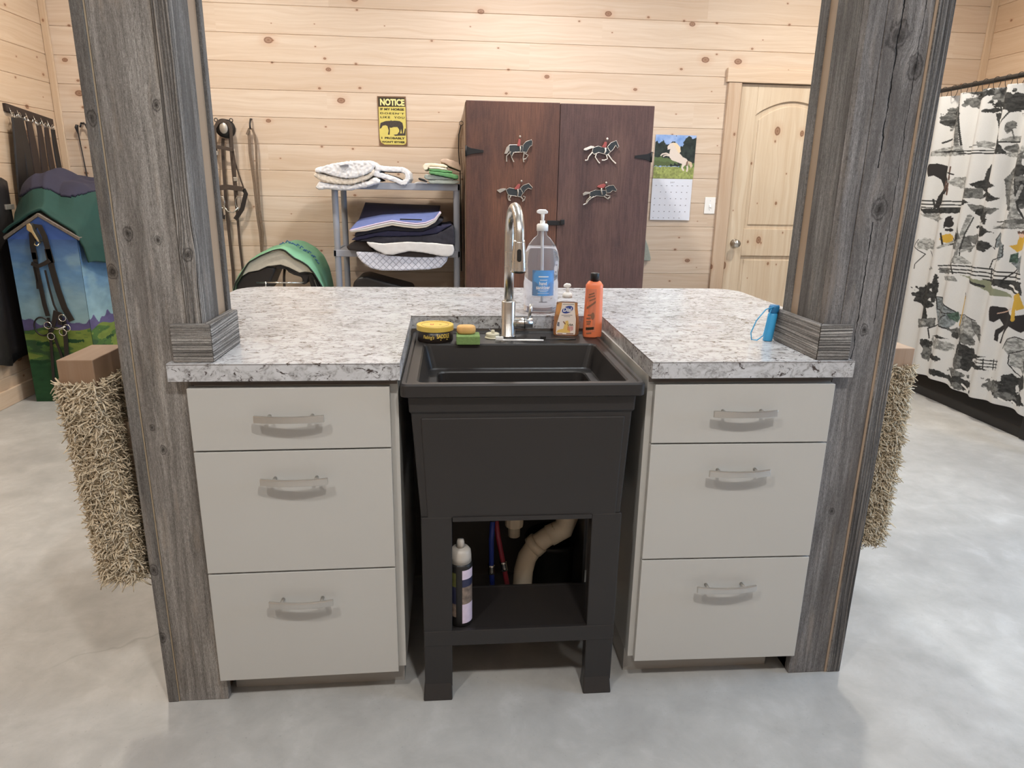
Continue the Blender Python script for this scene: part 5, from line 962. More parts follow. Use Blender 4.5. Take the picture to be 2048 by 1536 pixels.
# ------------------------------------------------------------------ things on the sink deck and counter
DZ = RZ-.0038
sn = thing('hand_sanitizer', 'large clear pump bottle of hand sanitizer with a light blue label', 'bottle', (.357, .690, H))
c = (.357, .690, H+.0004)
prof = [(.0, .0), (.050, .0), (.0545, .006), (.0555, .03), (.0555, .095), (.0535, .105), (.0535, .130), (.0560, .145), (.0560, .172), (.052, .192), (.042, .215), (.026, .236), (.0155, .244), (.0155, .262)]
obj('bottle_body', MB().lathe(prof, c, 40, sq=2.6), m_clear, sn, smooth=True)
obj('gel', MB().lathe([(0, .003)]+[(max(0, r-.0022), z) for r, z in prof[1:10] if z > .004]+[(.046, .205), (0, .205)], c, 32, sq=2.6), m_gel, sn, smooth=True)
cl = obj('pump_collar', MB().lathe([(.0, .258), (.0185, .258), (.0185, .276), (.015, .280), (.008, .281), (.008, .290), (0, .290)], c, 28), m_white_pl, sn, smooth=True)
obj('pump_stem', MB().tube([(c[0], c[1], c[2]+.288), (c[0], c[1], c[2]+.312)], [.0045, .006], 16), m_white_pl, sn, smooth=True)
pm = MB().prism([(-.0175, 0), (-.006, -.003), (.006, -.003), (.0175, -.001), (.0175, .006), (.010, .011), (-.010, .011), (-.0175, .007)], -.008, .008).map(lambda x, y, z: (c[0]+x-.002, c[1]+y, c[2]+.313+z))
obj('pump_head', pm, m_white_pl, sn, bevel=.003)
obj('dip_tube', MB().tube([(c[0], c[1], c[2]+.258), (c[0]+.004, c[1], c[2]+.03)], .0045, 10), m_white_pl, sn, smooth=True)
def arcwrap(mb, c, r, cx=0, rot=0.0):
    """bend lettering standing at y=0 round a vertical cylinder"""
    return mb.map(lambda x, y, z: (c[0]+(r-y)*math.sin((x-cx)/r+rot), c[1]-(r-y)*math.cos((x-cx)/r+rot), c[2]+z))
rl = .0568
def lab(z0, z1, w, r=rl, y=0.0, n=16, x0=None):
    x0 = -w/2 if x0 is None else x0
    mb = MB(); vs = []
    for i in range(n+1):
        x = x0+w*i/n; vs += [(x, y, z0), (x, y, z1)]
    mb.add(vs, [(2*i, 2*i+2, 2*i+3, 2*i+1) for i in range(n)]); return mb
L = obj('front_label', arcwrap(lab(.058, .139, .074), c, rl, rot=.02), m_lab_blue, sn)
for body, rc in (('hand', (-.0135, .0925, .0105, .1035)), ('sanitizer', (-.0235, .0790, .0225, .0905))):
    obj('lettering', arcwrap(text_mb(body, rc, 0, .0004, .02), c, rl+.0004, rot=.02), m_white_pl, L)
for (z, hw, hh) in ((.119, .016, .0016), (.1085, .012, .0009), (.0755, .017, .0006), (.0715, .011, .0006), (.066, .02, .0005)):
    obj('print_line', arcwrap(lab(z-hh, z+hh, hw*2, y=-.0003), c, rl, rot=.02), m_white_pl, L)
obj('print_line', arcwrap(lab(.037, .0395, .026, y=-.0003), c, rl-.0008, rot=.02), m_ink, sn)

# amber hand soap
DC = (.4215, .548, DZ)
so = thing('hand_soap', 'amber liquid hand soap pump bottle with a white label', 'bottle', DC)
rot = -.12
def put(mb, c=DC, r=rot):
    cr, sr = math.cos(r), math.sin(r)
    return mb.map(lambda x, y, z: (c[0]+x*cr-y*sr, c[1]+x*sr+y*cr, c[2]+z))
prof = [(.0, .0), (.0375, .0), (.0395, .004), (.0400, .030), (.0375, .060), (.0335, .085), (.0325, .100), (.0315, .108), (.024, .114), (.0125, .118)]
obj('bottle_body', put(MB().lathe(prof, (0,0,0), 40, sy=.58, sq=2.4)), m_clear, so, smooth=True)
obj('soap', put(MB().lathe([(0, .002)]+[(r*.95, z) for r, z in prof[1:7]]+[(0, .1001)], (0,0,0.0), 32, sy=.56, sq=2.4).map(lambda x,y,z:(x,y,z+.001))), m_amber, so, smooth=True)
obj('pump_collar', put(MB().lathe([(0, .117), (.0150, .117), (.0150, .127), (.011, .132), (.006, .134), (0, .134)], n=28)), m_white_pl, so, smooth=True)
obj('pump_stem', put(MB().tube([(0,0,.133), (0,0,.150)], .0050, 14)), m_white_pl, so, smooth=True)
obj('pump_head', put(MB().prism([(-.0135, -.001), (-.005, -.003), (.006, -.002), (.0105, .001), (.009, .008), (-.004, .0095), (-.011, .006)], -.007, .007).map(lambda x, y, z: (x, y, z+.151))), m_white_pl, so, bevel=.0025)
YL = -.0236
L = obj('front_label', put(MB().prism([(-.030, .006), (.026, .006), (.0275, .011), (.0275, .055), (.0235, .082), (.022, .104), (-.016, .104), (-.0185, .085), (-.025, .060), (-.031, .035), (-.032, .011)], YL-.0006, YL)), m_lab_white, so)
obj('soap_logo', put(MB().prism([(.001+.0165*math.cos(a)+.002*math.sin(a), .0835+.0115*math.sin(a)+.003*math.cos(a)) for a in [2*PI*k/28 for k in range(28)]], YL-.0012, YL-.0006)), m_dial, L)
obj('lettering', put(text_mb('Dial', (-.0125, .0770, .0140, .0905), YL-.0012, .0005, .03, .15)), m_white_pl, L)
obj('print_line', put(MB().box((-.017, YL-.001, .0655), (.0165, YL-.0006, .0670)).box((-.010, YL-.001, .0618), (.010, YL-.0006, .0630))), m_ink, L)
obj('print_line', put(MB().box((-.014, YL-.001, .0985), (.020, YL-.0006, .1015))), m_frost, L)
obj('honey_picture', put(MB().prism([(-.031, .012), (.012, .012), (.008, .030), (.004, .050), (-.004, .048), (-.010, .024), (-.026, .020)], YL-.0010, YL-.0006)), m_mute_y, L)
obj('honey_picture', put(MB().prism([(-.030, .033), (-.022, .031), (-.022, .044), (-.028, .045)], YL-.0011, YL-.0006)), m_ink, L)
obj('honey_picture', put(MB().prism([(-.012, .046), (-.009, .048), (-.003, .040), (-.005, .037)], YL-.0013, YL-.0010)), m_olive, L)
obj('lettering', put(text_mb('USA', (.0035, .0335, .0205, .0400), YL-.0006, .0005, .02)), m_signink, L)
for k in range(6):
    x = .0035+k*.0030; obj('crest_stripe', put(MB().box((x, YL-.0011, .0165+(.003 if k in (0, 5) else .0015 if k in (1, 4) else 0)), (x+.0015, YL-.0006, .0325))), m_red_pr, L)
obj('print_line', put(MB().box((-.028, YL-.001, .0075), (-.012, YL-.0006, .0095)).box((0, YL-.001, .0075), (.022, YL-.0006, .0105))), m_olive, L)

# orange bottle
OC = (.4985, .520, DZ)
ob = thing('orange_bottle', 'bright orange plastic bottle with a black cap at the right of the sink deck', 'bottle', OC)
rot2 = -.05
def put2(mb): return put(mb, OC, rot2)
obj('bottle_body', put2(MB().lathe([(0, 0), (.0270, 0), (.0290, .004), (.0285, .05), (.0272, .10), (.0262, .150), (.0262, .160), (.019, .170), (.0155, .172)], n=36, sy=.72, sq=2.3)), m_orange, ob, smooth=True)
obj('cap', put2(MB().lathe([(0, .171), (.0135, .171), (.0135, .194), (.0125, .196), (0, .196)], n=28)), m_black, ob, smooth=True)
def flat(ptsl, y0=.0, m=None, nm='side_label'):
    # label shapes hug the oval front of the bottle
    mb = MB().prism(ptsl, -.0006-y0, -y0)
    def fn(x, y, z):
        rz_ = .0285+(.0262-.0285)*min(1, z/.15); q = min(.98, abs(x)/rz_)
        yy = -rz_*.72*(1-q**2.3)**(1/2.3); return (x, yy+y-.0004, z)
    return put2(mb.map(fn))
def strip(x0, x1, z0, z1, skew=0.0, n=8):
    b = [(x0+(x1-x0)*i/n, z0+skew*i/n) for i in range(n+1)]; t_ = [(x0+(x1-x0)*i/n, z1+skew*i/n) for i in range(n, -1, -1)]; return b+t_
LB = obj('side_label', flat(strip(-.0245, .0045, .020, .150)), m_orangelab, ob)
obj('label_band', flat(strip(-.0225, .003, .088, .095, .020), .0008), m_olive, LB)
obj('label_band', flat(strip(-.0225, .001, .024, .032, .003), .0008), m_signink, LB)
for z, a, b, sk_ in ((.130, -.018, -.002, .006), (.122, -.019, 0, .006), (.112, -.016, .002, .008), (.068, -.019, -.008, .001), (.058, -.022, -.010, .001), (.048, -.022, -.009, .001), (.041, -.021, -.011, .001), (.012, -.021, -.006, .002)):
    obj('label_print', flat(strip(a, b, z, z+.0042, sk_), .0008), m_olive, LB)
obj('label_print', flat([(-.004+.0055*math.cos(a), .068+.011*math.sin(a)) for a in [2*PI*k/18 for k in range(18)]], .0008), m_olive, LB)

# saddle soap tin
TC = (.018, .480, DZ)
ti = thing('saddle_soap_tin', 'round dark tin of saddle soap with a yellow lid in the sink corner', 'tin', TC)
obj('tin_body', MB().lathe([(0, 0), (.0515, 0), (.0525, .002), (.0525, .036)], TC, 48), m_tin, ti, smooth=True)
ld_ = obj('lid', MB().lathe([(.0545, .032), (.0545, .045), (.0535, .0475), (.046, .0475), (.0455, .0462), (0, .0462)], TC, 48), m_lid, ti, label='yellow lid')
obj('lid_line', MB().ring((TC[0], TC[1], TC[2]+.0464), .040, .0005, 'z', 40), m_olive, ld_)
obj('lid_emblem', MB().box((TC[0]-.014, TC[1]-.007, TC[2]+.0462), (TC[0]-.004, TC[1]+.006, TC[2]+.0468)), m_red_pr, ld_)
obj('lid_emblem', MB().box((TC[0]-.0115, TC[1]-.0045, TC[2]+.0468), (TC[0]-.0065, TC[1]+.0035, TC[2]+.0471)), m_lid, ld_)
obj('lid_emblem', MB().box((TC[0]+.012, TC[1]-.005, TC[2]+.0462), (TC[0]+.019, TC[1]-.002, TC[2]+.0467)), m_olive, ld_)
rt_ = .0527
obj('lettering', arcwrap(text_mb("Fiebing's", (-.036, .0090, -.0015, .0235), 0, .0005, .015, .3), TC, rt_), m_gold, ti)
obj('lettering', arcwrap(text_mb('SADDLE', (.0055, .0140, .046, .0265), 0, .0005, .03), TC, rt_), m_gold, ti)
obj('lettering', arcwrap(MB().box((.016, -.0004, .0085), (.040, 0, .0110)), TC, rt_), m_gold, ti)

# sponges
obj('sponge', MB().box((.080, .405, DZ), (.148, .468, DZ+.026)), m_sponge_g, origin=(.114, .436, DZ), label='green rectangular scrub sponge on the sink deck under the tan sponge', cat='sponge', bevel=.003)
mb = MB().lathe([(0, 0), (.024, .0005), (.0275, .004), (.0285, .011), (.0275, .019), (.024, .0225), (0, .023)], (.109, .447, DZ+.0265), 32, sx=.98, sy=.80, sq=2.8)
obj('sponge', mb, m_sponge_t, origin=(.109, .447, DZ+.0265), label='tan rounded sponge lying on top of the green sponge', cat='sponge', smooth=True)
# stopper, toothbrushes
sp_ = thing('sink_stopper', 'off-white rubber sink stopper with a bead chain stub left of the faucet', 'stopper', (.190, .505, DZ))
obj('stopper_disc', MB().lathe([(0, .004), (.017, .004), (.0205, .006), (.0205, .013), (.019, .0145), (0, .0145)], (.190, .507, DZ), 36), m_ivory, sp_, bevel=.0008)
obj('stopper_flange', MB().lathe([(0, 0), (.023, 0), (.024, .0015), (.021, .0045), (0, .0045)], (.190, .505, DZ), 36), m_ivory, sp_, smooth=True)
obj('stopper_knob', MB().box((.186, .502, DZ+.0145), (.196, .512, DZ+.024)), m_ivory, sp_, bevel=.0015)
obj('chain_stub', MB().tube([(.186, .505, DZ+.021), (.181, .503, DZ+.026), (.180, .503, DZ+.028)], .0008, 6), m_chrome, sp_)
def brush(label, a, b, mat):
    a, b = Vector(a), Vector(b); t = thing('toothbrush', label, 'toothbrush', tuple(a))
    d = b-a; P = [a+d*k for k in (0, .15, .3, .42, .6, .8, 1)]
    obj('brush_handle', MB().tube([tuple(p) for p in P], [.0022, .0035, .0022, .0028, .0042, .0046, .0034], 10, flat=.7), mat, t, smooth=True)
    obj('bristles', MB().box((min(a.x, (a+d*.16).x), a.y-.004, a.z+.001), (max(a.x, (a+d*.16).x), a.y+.004, a.z+.010)), mat, t, bevel=.001)
brush('white toothbrush lying on the front edge of the sink deck', (.196, .455, DZ+.0042), (.338, .447, DZ+.0048), m_white_pl)
brush('black toothbrush lying between the faucet and the soap', (.330, .462, DZ+.0045), (.436, .458, DZ+.0050), m_black)

# blue torch with wrist strap on the counter
tc = thing('flashlight', 'small light blue flashlight standing on the counter by the right post', 'flashlight', (.920, .215, H))
PB = (.9228, .232)
obj('flashlight_body', MB().lathe([(0, 0), (.0115, 0), (.0125, .002), (.0125, .072), (.0105, .076)], (PB[0], PB[1], H+.0004), 26).map(lambda x, y, z: (x+(z-H)*.10, y+(z-H)*.02, z)), m_cyan, tc, smooth=True)
obj('flashlight_head', MB().lathe([(.0105, .076), (.0135, .079), (.0138, .092), (.0120, .097), (0, .097)], (PB[0], PB[1], H+.0004), 26).map(lambda x, y, z: (x+(z-H)*.10, y+(z-H)*.02, z)), m_cyan_d, tc, smooth=True)
x0, y0 = PB[0]+.0, PB[1]-.012
strap = [(x0+.001, y0, H+.094), (x0-.020, y0, H+.088), (x0-.045, y0-.004, H+.058), (x0-.058, y0-.008, H+.026), (x0-.055, y0-.010, H+.008), (x0-.040, y0-.010, H+.006), (x0-.022, y0-.006, H+.018), (x0-.016, y0-.002, H+.040), (x0-.012, y0, H+.066), (x0-.004, y0, H+.090)]
obj('wrist_strap', MB().tube(strap, .0016, 8), m_cyan, tc, smooth=True, label='thin light blue wrist strap')
# ------------------------------------------------------------------ back wall: cabinet with horse ornaments
Q = lambda k: D[k]
ar = thing('storage_cabinet', 'tall dark stained double-door storage cabinet with four horse and rider ornaments', 'cabinet', (.757, 3.32, 0))
AX0, AX1, AZ, AY = .166, 1.350, 1.816, 3.0
obj('carcass', MB().box((AX0-.004, AY+.022, .0), (AX1-.010, 3.642, AZ-.006)), m_arm_side, ar, bevel=.003)
d1 = obj('door', MB().box((AX0, AY, .06), (.7515, AY+.021, AZ)), m_arm1, ar, bevel=.003)
d2 = obj('door', MB().box((.7540, AY-.002, .06), (AX1, AY+.020, AZ-.003)), m_arm2, ar, bevel=.003)
def hinge(x, z, s, par):
    h = obj('hinge', MB().prism([(x, z-.030), (x, z+.030), (x+s*.030, z+.018), (x+s*.110, z+.007), (x+s*.110, z-.007), (x+s*.030, z-.018)], AY-.006, AY-.0022), m_hinge, par, bevel=.0008)
    obj('hinge_pin', MB().tube([(x, AY-.006, z-.032), (x, AY-.006, z+.032)], .006, 10), m_hinge, h, smooth=True)
for z in (1.520, .40): hinge(AX0, z, 1, d1); hinge(AX1, z-.012, -1, d2)
lt = obj('latch', MB().box((.690, AY-.010, 1.075), (.790, AY-.0022, 1.105)), m_hinge, d1, bevel=.002)
obj('latch_bolt', MB().box((.775, AY-.022, 1.080), (.802, AY-.008, 1.112)), m_hinge, lt, bevel=.004)
def outline(pts, r, y, closed=True):
    P = [(p[0], y, p[1]) for p in pts]
    if closed: P = P+[P[0]]
    return MB().tube(P, r, 6)
for i, (nm, dd, pm) in enumerate((('rider_ornament', d1, m_pewter), ('rider_ornament', d2, m_pewter_l), ('rider_ornament', d1, m_pewter), ('rider_ornament', d2, m_pewter))):
    k = 'rd%d_' % (i+1); y0, y1 = 2.988, 2.9985
    root = obj(nm, MB().prism(Q(k+'body'), y0, y1).prism(Q(k+'neck'), y0-.001, y1), m_horseblk, ar, bevel=.002)
    mb = outline(Q(k+'body'), .0013, y0)
    mb.add(*(lambda o: (o.v, o.f))(outline(Q(k+'neck'), .0013, y0-.001)))
    for q in ('l1', 'l2', 'l3', 'l4'):
        o_ = MB().tube([(p[0], y0+.003, p[1]) for p in Q(k+q)], [.0045]+[.0032]*(len(Q(k+q))-2)+[.0042], 8); mb.add(o_.v, o_.f)
    obj('outline', mb, pm, root)
    obj('tail', MB().prism(Q(k+'tail'), y0, y1), pm, root, bevel=.0015)
    r_ = obj('rider', MB().prism(Q(k+'torso'), y0-.004, y1), m_redcoat, root, bevel=.002)
    hx_, hz_ = Q(k+'head')[0]
    obj('rider_head', MB().lathe([(0, -.0075), (.005, -.005), (.0072, 0), (.005, .005), (0, .0075)], (hx_, y0-.001, hz_), 14), pm, r_, smooth=True)
    obj('rider_leg', MB().tube([(p[0], y0-.003, p[1]) for p in Q(k+'leg')], .0045, 8), pm, r_, smooth=True)

wh = thing('riding_whip', 'thin black riding whip hanging on the back wall beside the dark cabinet', 'whip', (.150, 3.64, 1.70))
obj('whip_shaft', MB().tube([(.146, 3.640, 1.72), (.130, 3.640, 1.66), (.128, 3.640, 1.55), (.138, 3.638, 1.42), (.142, 3.640, 1.25), (.145, 3.640, .70)], .004, 8), m_leather_dk, wh, smooth=True)
obj('hanging_loop', MB().ring((.148, 3.638, 1.735), .014, .002, 'y', 18), m_leather_dk, wh)
obj('draped_cloth', MB().prism([(1.48, .965), (1.512, .972), (1.545, .900), (1.572, .812), (1.570, .790), (1.48, .795)], 3.60, 3.645), m_greycloth, origin=(1.52, 3.63, .79), label='corner of a grey-green cloth hanging on the wall right of the dark cabinet', cat='cloth', bevel=.006)

# ------------------------------------------------------------------ notice sign
sg = thing('notice_sign', 'yellow and brown NOTICE metal sign about a horse on the back wall', 'sign', (-.333, 3.65, 1.575))
ys = 3.650
obj('sign_panel', MB().prism(Q('sg_panel'), ys-.006, ys), m_signbr, sg, bevel=.001)
yw = obj('yellow_panel', MB().prism(Q('sg_yellow'), ys-.0068, ys-.006), m_yellow, sg)
obj('horse_print', MB().prism(Q('sg_horse'), ys-.0078, ys-.0068), m_signhorse, yw)
obj('grass_print', MB().prism(Q('sg_grass'), ys-.0078, ys-.0068), m_signhorse, yw)
hd_ = [(p[0], p[1]) for p in Q('sg_panel')]
obj('header_band', MB().prism([(-.424, 1.832), (-.243, 1.832), (-.245, 1.891), (-.425, 1.891)], ys-.0066, ys-.006), m_signink, sg)
for i, (tx, m_) in enumerate((('NOTICE', m_cream_let), ('IF MY HORSE', m_signink), ("DOESN'T", m_signink), ('LIKE  YOU', m_signink), ('I  PROBABLY', m_signink), ("WON'T EITHER", m_signink))):
    (xa, za), (xb, zb) = Q('sg_t%d' % (i+1))
    obj('lettering', text_mb(tx, (xa, min(za, zb), xb, max(za, zb)), ys-.0068, .0008, .045 if i != 2 and i != 3 else .03, spacing=1.25 if i in (2, 3) else 1.0), m_, sg)

# ------------------------------------------------------------------ calendar and switch
cal = thing('wall_calendar', 'horse photo wall calendar open to July on the back wall', 'calendar', (1.706, 3.65, 1.09))
cx0, cx1, cz0, cz1 = 1.556, 1.860, 1.390, 1.694
cv = Canvas(cx0, cx1, cz0, cz1, 150, 150, lin((150, 176, 222)))
U = lambda u, v: (cx0+(cx1-cx0)*u, cz1-(cz1-cz0)*v)
nz = cv.fbm(.05, 4, 4); cv.c += ((nz-.5)*.9)[..., None]*np.array([.5, .45, .35]); cv.c = np.clip(cv.c, .05, .95)
cv.rough(.030, .018)
cv.poly([U(-.05, .18), U(.06, .14), U(.12, .20), U(.20, .12), U(.27, .22), U(.36, .20), U(.45, .12), U(.52, .22), U(.58, .30), U(.66, .26), U(.72, .12), U(.80, .02), U(.9, .08), U(1.05, .0), U(1.05, .72), U(-.05, .72)], lin((44, 50, 44)))
tn = cv.fbm(.02, 3, 8); mk = cv.Z > U(0, .66)[1]; sel = mk & (cv.c[..., 0] < .06); cv.c[sel] *= (0.4+1.5*tn[sel])[:, None]
cv.poly([U(-.05, .50), U(.3, .52), U(.6, .54), U(.6, .66), U(-.05, .66)], lin((98, 114, 72)))
cv.poly([U(-.05, .60), U(.4, .62), U(.4, .72), U(-.05, .72)], lin((88, 100, 62)))
cv.poly([U(-.05, .73), U(1.05, .73), U(1.05, 1.05), U(-.05, 1.05)], lin((150, 158, 92)))
cv.poly([U(.7, .64), U(1.05, .62), U(1.05, .75), U(.6, .75)], lin((104, 128, 70)))
g_ = cv.fbm(.012, 3, 9); gm = cv.Z < U(0, .735)[1]; cv.c[gm] *= (.45+1.1*g_[gm])[:, None]
cv.rough(.004, .01)
hw_ = lin((226, 212, 200))
cv.poly([U(.30, .27), U(.36, .20), U(.44, .17), U(.52, .22), U(.58, .32), U(.62, .42), U(.70, .50), U(.80, .54), U(.86, .62), U(.84, .72), U(.78, .68), U(.72, .74), U(.70, .66), U(.64, .64), U(.52, .60), U(.44, .58), U(.38, .52), U(.36, .40), U(.38, .32), U(.31, .34)], hw_)
cv.poly([U(.42, .18), U(.52, .18), U(.62, .28), U(.64, .38), U(.60, .42), U(.54, .34), U(.50, .26)], lin((236, 214, 180)))
cv.line([U(.40, .46), U(.28, .42), U(.19, .44), U(.16, .47)], .010, hw_); cv.line([U(.38, .48), U(.28, .46), U(.22, .49)], .008, hw_)
cv.line([U(.72, .66), U(.70, .74), U(.74, .80)], .012, hw_); cv.line([U(.82, .66), U(.84, .76), U(.83, .82)], .012, hw_)
cv.poly([U(.84, .58), U(.93, .62), U(.96, .70), U(.92, .76), U(.88, .68)], lin((214, 190, 160)))
cv.poly([U(.80, .60), U(.84, .58), U(.84, .70), U(.79, .70)], lin((130, 105, 88)))
ph = obj('photo_board', MB().box((cx0, 3.6455, cz0), (cx1, 3.650, cz1)), m_paper, cal)
cv.mesh('horse_photo', lambda X, Z: (X, X*0+3.6448, Z), m_vc_gloss, cal)
pg = MB().prism([(3.6440, 1.388), (3.6500, 1.388), (3.6490, 1.20), (3.6440, 1.092), (3.6405, 1.092), (3.6435, 1.20)], cx0-.002, cx1-.004, 'x')
pg = obj('month_page', pg, m_paper, cal)
obj('lettering', text_mb('JULY', (1.690, 1.356, 1.722, 1.368), 3.6442, .0004, .01), m_ink, pg)
for r in range(6):
    for c_ in range(7):
        if r == 0 or (r == 1 and c_ < 1) or (r == 5 and c_ > 5): 
            if r != 0: continue
        x = 1.578+c_*.040-(r*.001); z = 1.338-r*.0465-(.0 if r else 0)
        obj('day_mark', MB().box((x, 3.6402+.0006*(z > 1.2)*4+.0002, z), (x+(.007 if r else .012), 3.6410+.0006*(z > 1.2)*4, z+(.0045 if r else .003))), m_ink, pg)
obj('nail', MB().tube([(1.708, 3.652, 1.688), (1.708, 3.640, 1.688)], .003, 8), m_chrome, cal)
swt = thing('light_switch', 'white toggle light switch plate left of the pine door', 'light switch', (2.008, 3.65, 1.202))
pt = obj('switch_plate', MB().box((1.967, 3.646, 1.142), (2.049, 3.6515, 1.262)), m_white_pl, swt, bevel=.002)
obj('switch_toggle', MB().hexa([(2.002, 3.634, 1.192), (2.014, 3.634, 1.192), (2.014, 3.647, 1.194), (2.002, 3.647, 1.194), (2.002, 3.640, 1.202), (2.014, 3.640, 1.202), (2.014, 3.647, 1.214), (2.002, 3.647, 1.214)]), m_white_pl, swt, bevel=.0008)
for z in (1.170, 1.236): obj('screw', MB().lathe([(.0028, 0), (.002, .001), (0, .001)], n=10).map(lambda x, y, zz: (2.008+x, 3.646-zz, z+y)), m_chrome, pt)

# ------------------------------------------------------------------ bridle and lead on the back wall
def P3(k, y, off=None): return [(p[0], y+(off[i] if off else 0), p[1]) for i, p in enumerate(Q('br_'+k))]
br = thing('bridle', 'brown leather bridle with a snaffle bit hanging on a round wall hook', 'bridle', (-1.462, 3.65, 1.66))
hx_, hz_ = Q('br_hook')[0]
hk = obj('bridle_rack', MB().lathe([(0, 0), (.062, 0), (.062, .012), (.050, .020), (.045, .055), (.060, .062), (.060, .070), (0, .072)], n=32).map(lambda x, y, z: (hx_+x*.95, 3.652-z, hz_+y)), m_leather_dk, br, smooth=True)
obj('rack_face', MB().lathe([(0, 0), (.028, 0), (.026, .003), (0, .004)], n=28, sy=1.35).map(lambda x, y, z: (hx_+x, 3.580-z, hz_+y)), m_pewter, br, smooth=True)
for sx in (-.052, .048): obj('rack_ear', MB().ring((hx_+sx, 3.60, hz_+.052), .011, .003, 'y', 14), m_leather_dk, br)
def strap(nm, k, y, w_, mat=None, par=None, th=.0035, off=None):
    pts = P3(k, y, off); n_ = len(pts)
    # flat leather: tube flattened along y
    mb = MB()
    V = [Vector(p) for p in pts]; vs = []
    for i in range(n_):
        t_ = (V[min(i+1, n_-1)]-V[max(i-1, 0)]).normalized(); s_ = Vector((t_.z, 0, -t_.x)); s_ = s_.normalized() if s_.length > 1e-6 else Vector((1, 0, 0))
        vs += [V[i]-s_*w_/2+Vector((0, -th/2, 0)), V[i]+s_*w_/2+Vector((0, -th/2, 0)), V[i]+s_*w_/2+Vector((0, th/2, 0)), V[i]-s_*w_/2+Vector((0, th/2, 0))]
    fs = [(i*4+j, i*4+(j+1) % 4, (i+1)*4+(j+1) % 4, (i+1)*4+j) for i in range(n_-1) for j in range(4)]+[(3, 2, 1, 0), tuple((n_-1)*4+j for j in range(4))]
    mb.add(vs, fs)
    return obj(nm, mb, mat or m_leather, par or br, bevel=.001)
strap('crown_piece', 'crown', 3.575, .022); strap('cheek_strap', 'cheek_l', 3.59, .013); strap('cheek_strap', 'cheek_l2', 3.60, .012)
strap('browband', 'brow', 3.570, .024); strap('cheek_strap', 'cheek_r', 3.590, .016); strap('throat_latch', 'outer_r', 3.600, .010)
strap('noseband', 'nose', 3.575, .034); strap('noseband', 'nose_r', 3.590, .030, m_leather_dk); strap('noseband', 'nose_l', 3.60, .036, m_leather_dk)
strap('rein', 'rein_l', 3.625, .022, m_leather); strap('rein', 'rein_r', 3.622, .017, m_leather); strap('rein_end', 'dangle', 3.600, .010)
bit = obj('bit', MB().tube(P3('mouth', 3.60), .005, 8), m_chrome, br, smooth=True, label='steel snaffle bit')
for q in ('bitl', 'bitr'):
    x, z = Q('br_'+q)[0]; obj('bit_ring', MB().ring((x, 3.60, z), .034, .0035, 'y', 24, sx=.55, sz=1.15), m_chrome, bit, smooth=True)
for (k, i) in (('cheek_l', 1), ('cheek_r', 2)):
    x, z = Q('br_'+k)[i]; obj('buckle', MB().box((x-.012, 3.583, z-.014), (x+.012, 3.594, z+.014)), m_pewter, br, bevel=.003)
ld2 = thing('lead_rein', 'long woven brown lead rein looped over a wall hook', 'rein', (-1.28, 3.65, 1.69))
lx, lz = Q('br_leadhook')[0]
obj('wall_hook', MB().tube([(lx, 3.652, lz+.03), (lx, 3.625, lz+.03), (lx-.002, 3.605, lz-.0), (lx, 3.595, lz-.035)], .006, 8), m_leather_dk, ld2, smooth=True)
strap('rein_strap', 'lead_a', 3.612, .015, m_rawhide, ld2, .005); strap('rein_strap', 'lead_b', 3.618, .019, m_rawhide, ld2, .005)
fb = thing('hanging_strap', 'thin dark strap looped on a hook at the back wall corner', 'strap', (-2.41, 3.65, 1.66))
obj('hook', MB().tube([(-2.398, 3.652, 1.675), (-2.398, 3.615, 1.670), (-2.403, 3.605, 1.645)], .006, 8), m_hinge, fb, smooth=True)
obj('strap', MB().tube([(-2.425, 3.615, 1.66), (-2.432, 3.615, 1.645), (-2.430, 3.625, 1.60), (-2.423, 3.63, 1.45), (-2.415, 3.63, 1.30), (-2.403, 3.63, 1.10), (-2.395, 3.63, .8)], [.016, .018, .006, .005, .007, .011, .008], 8, flat=.5), m_leather_dk, fb, smooth=True)
obj('strap', MB().tube([(-2.398, 3.612, 1.672), (-2.372, 3.615, 1.665), (-2.352, 3.62, 1.60), (-2.345, 3.63, 1.3), (-2.345, 3.63, .9)], .006, 8), m_leather_dk, fb, smooth=True)

# ------------------------------------------------------------------ saddle with green cover on a wall rack
sd = thing('saddle', 'dark saddle under a green zippered cover on a wire wall rack', 'saddle', (-1.10, 3.35, .60))
def resample(pts, n):
    P = [Vector(p) for p in pts]; L = [0]
    for a, b in zip(P[:-1], P[1:]): L.append(L[-1]+(b-a).length)
    out = []
    for i in range(n+1):
        t_ = L[-1]*i/n; j = 0
        while j < len(L)-2 and L[j+1] < t_: j += 1
        f_ = (t_-L[j])/max(1e-9, L[j+1]-L[j]); out.append(P[j].lerp(P[j+1], f_))
    return out
A = resample(Q('cov_front'), 48); B_ = resample(Q('cov_back'), 48)
mb = MB(); vs = []; rows = 10
for r in range(rows+1):
    t_ = r/rows; y = 3.15+.35*t_; s_ = t_**.8
    for i in range(49):
        p = A[i].lerp(B_[i], s_); bulge = .012*math.sin(PI*t_); wr = .004*math.sin(i*1.1+r*1.7)*math.sin(PI*t_)
        vs.append((p.x, y, p.y+bulge+wr))
mb.add(vs, [(r*49+i, r*49+i+1, (r+1)*49+i+1, (r+1)*49+i) for r in range(rows) for i in range(48)])
cvr = obj('cover', mb, m_cover, sd, smooth=True, solid=.008, subsurf=1, label='green fabric saddle cover')
obj('piping', MB().tube([(p.x, 3.145, p.y) for p in A], .0045, 8), m_black, cvr, smooth=True)
embr = MB(); mid = [A[i].lerp(B_[i], .55) for i in range(49)]
rs = random.Random(4)
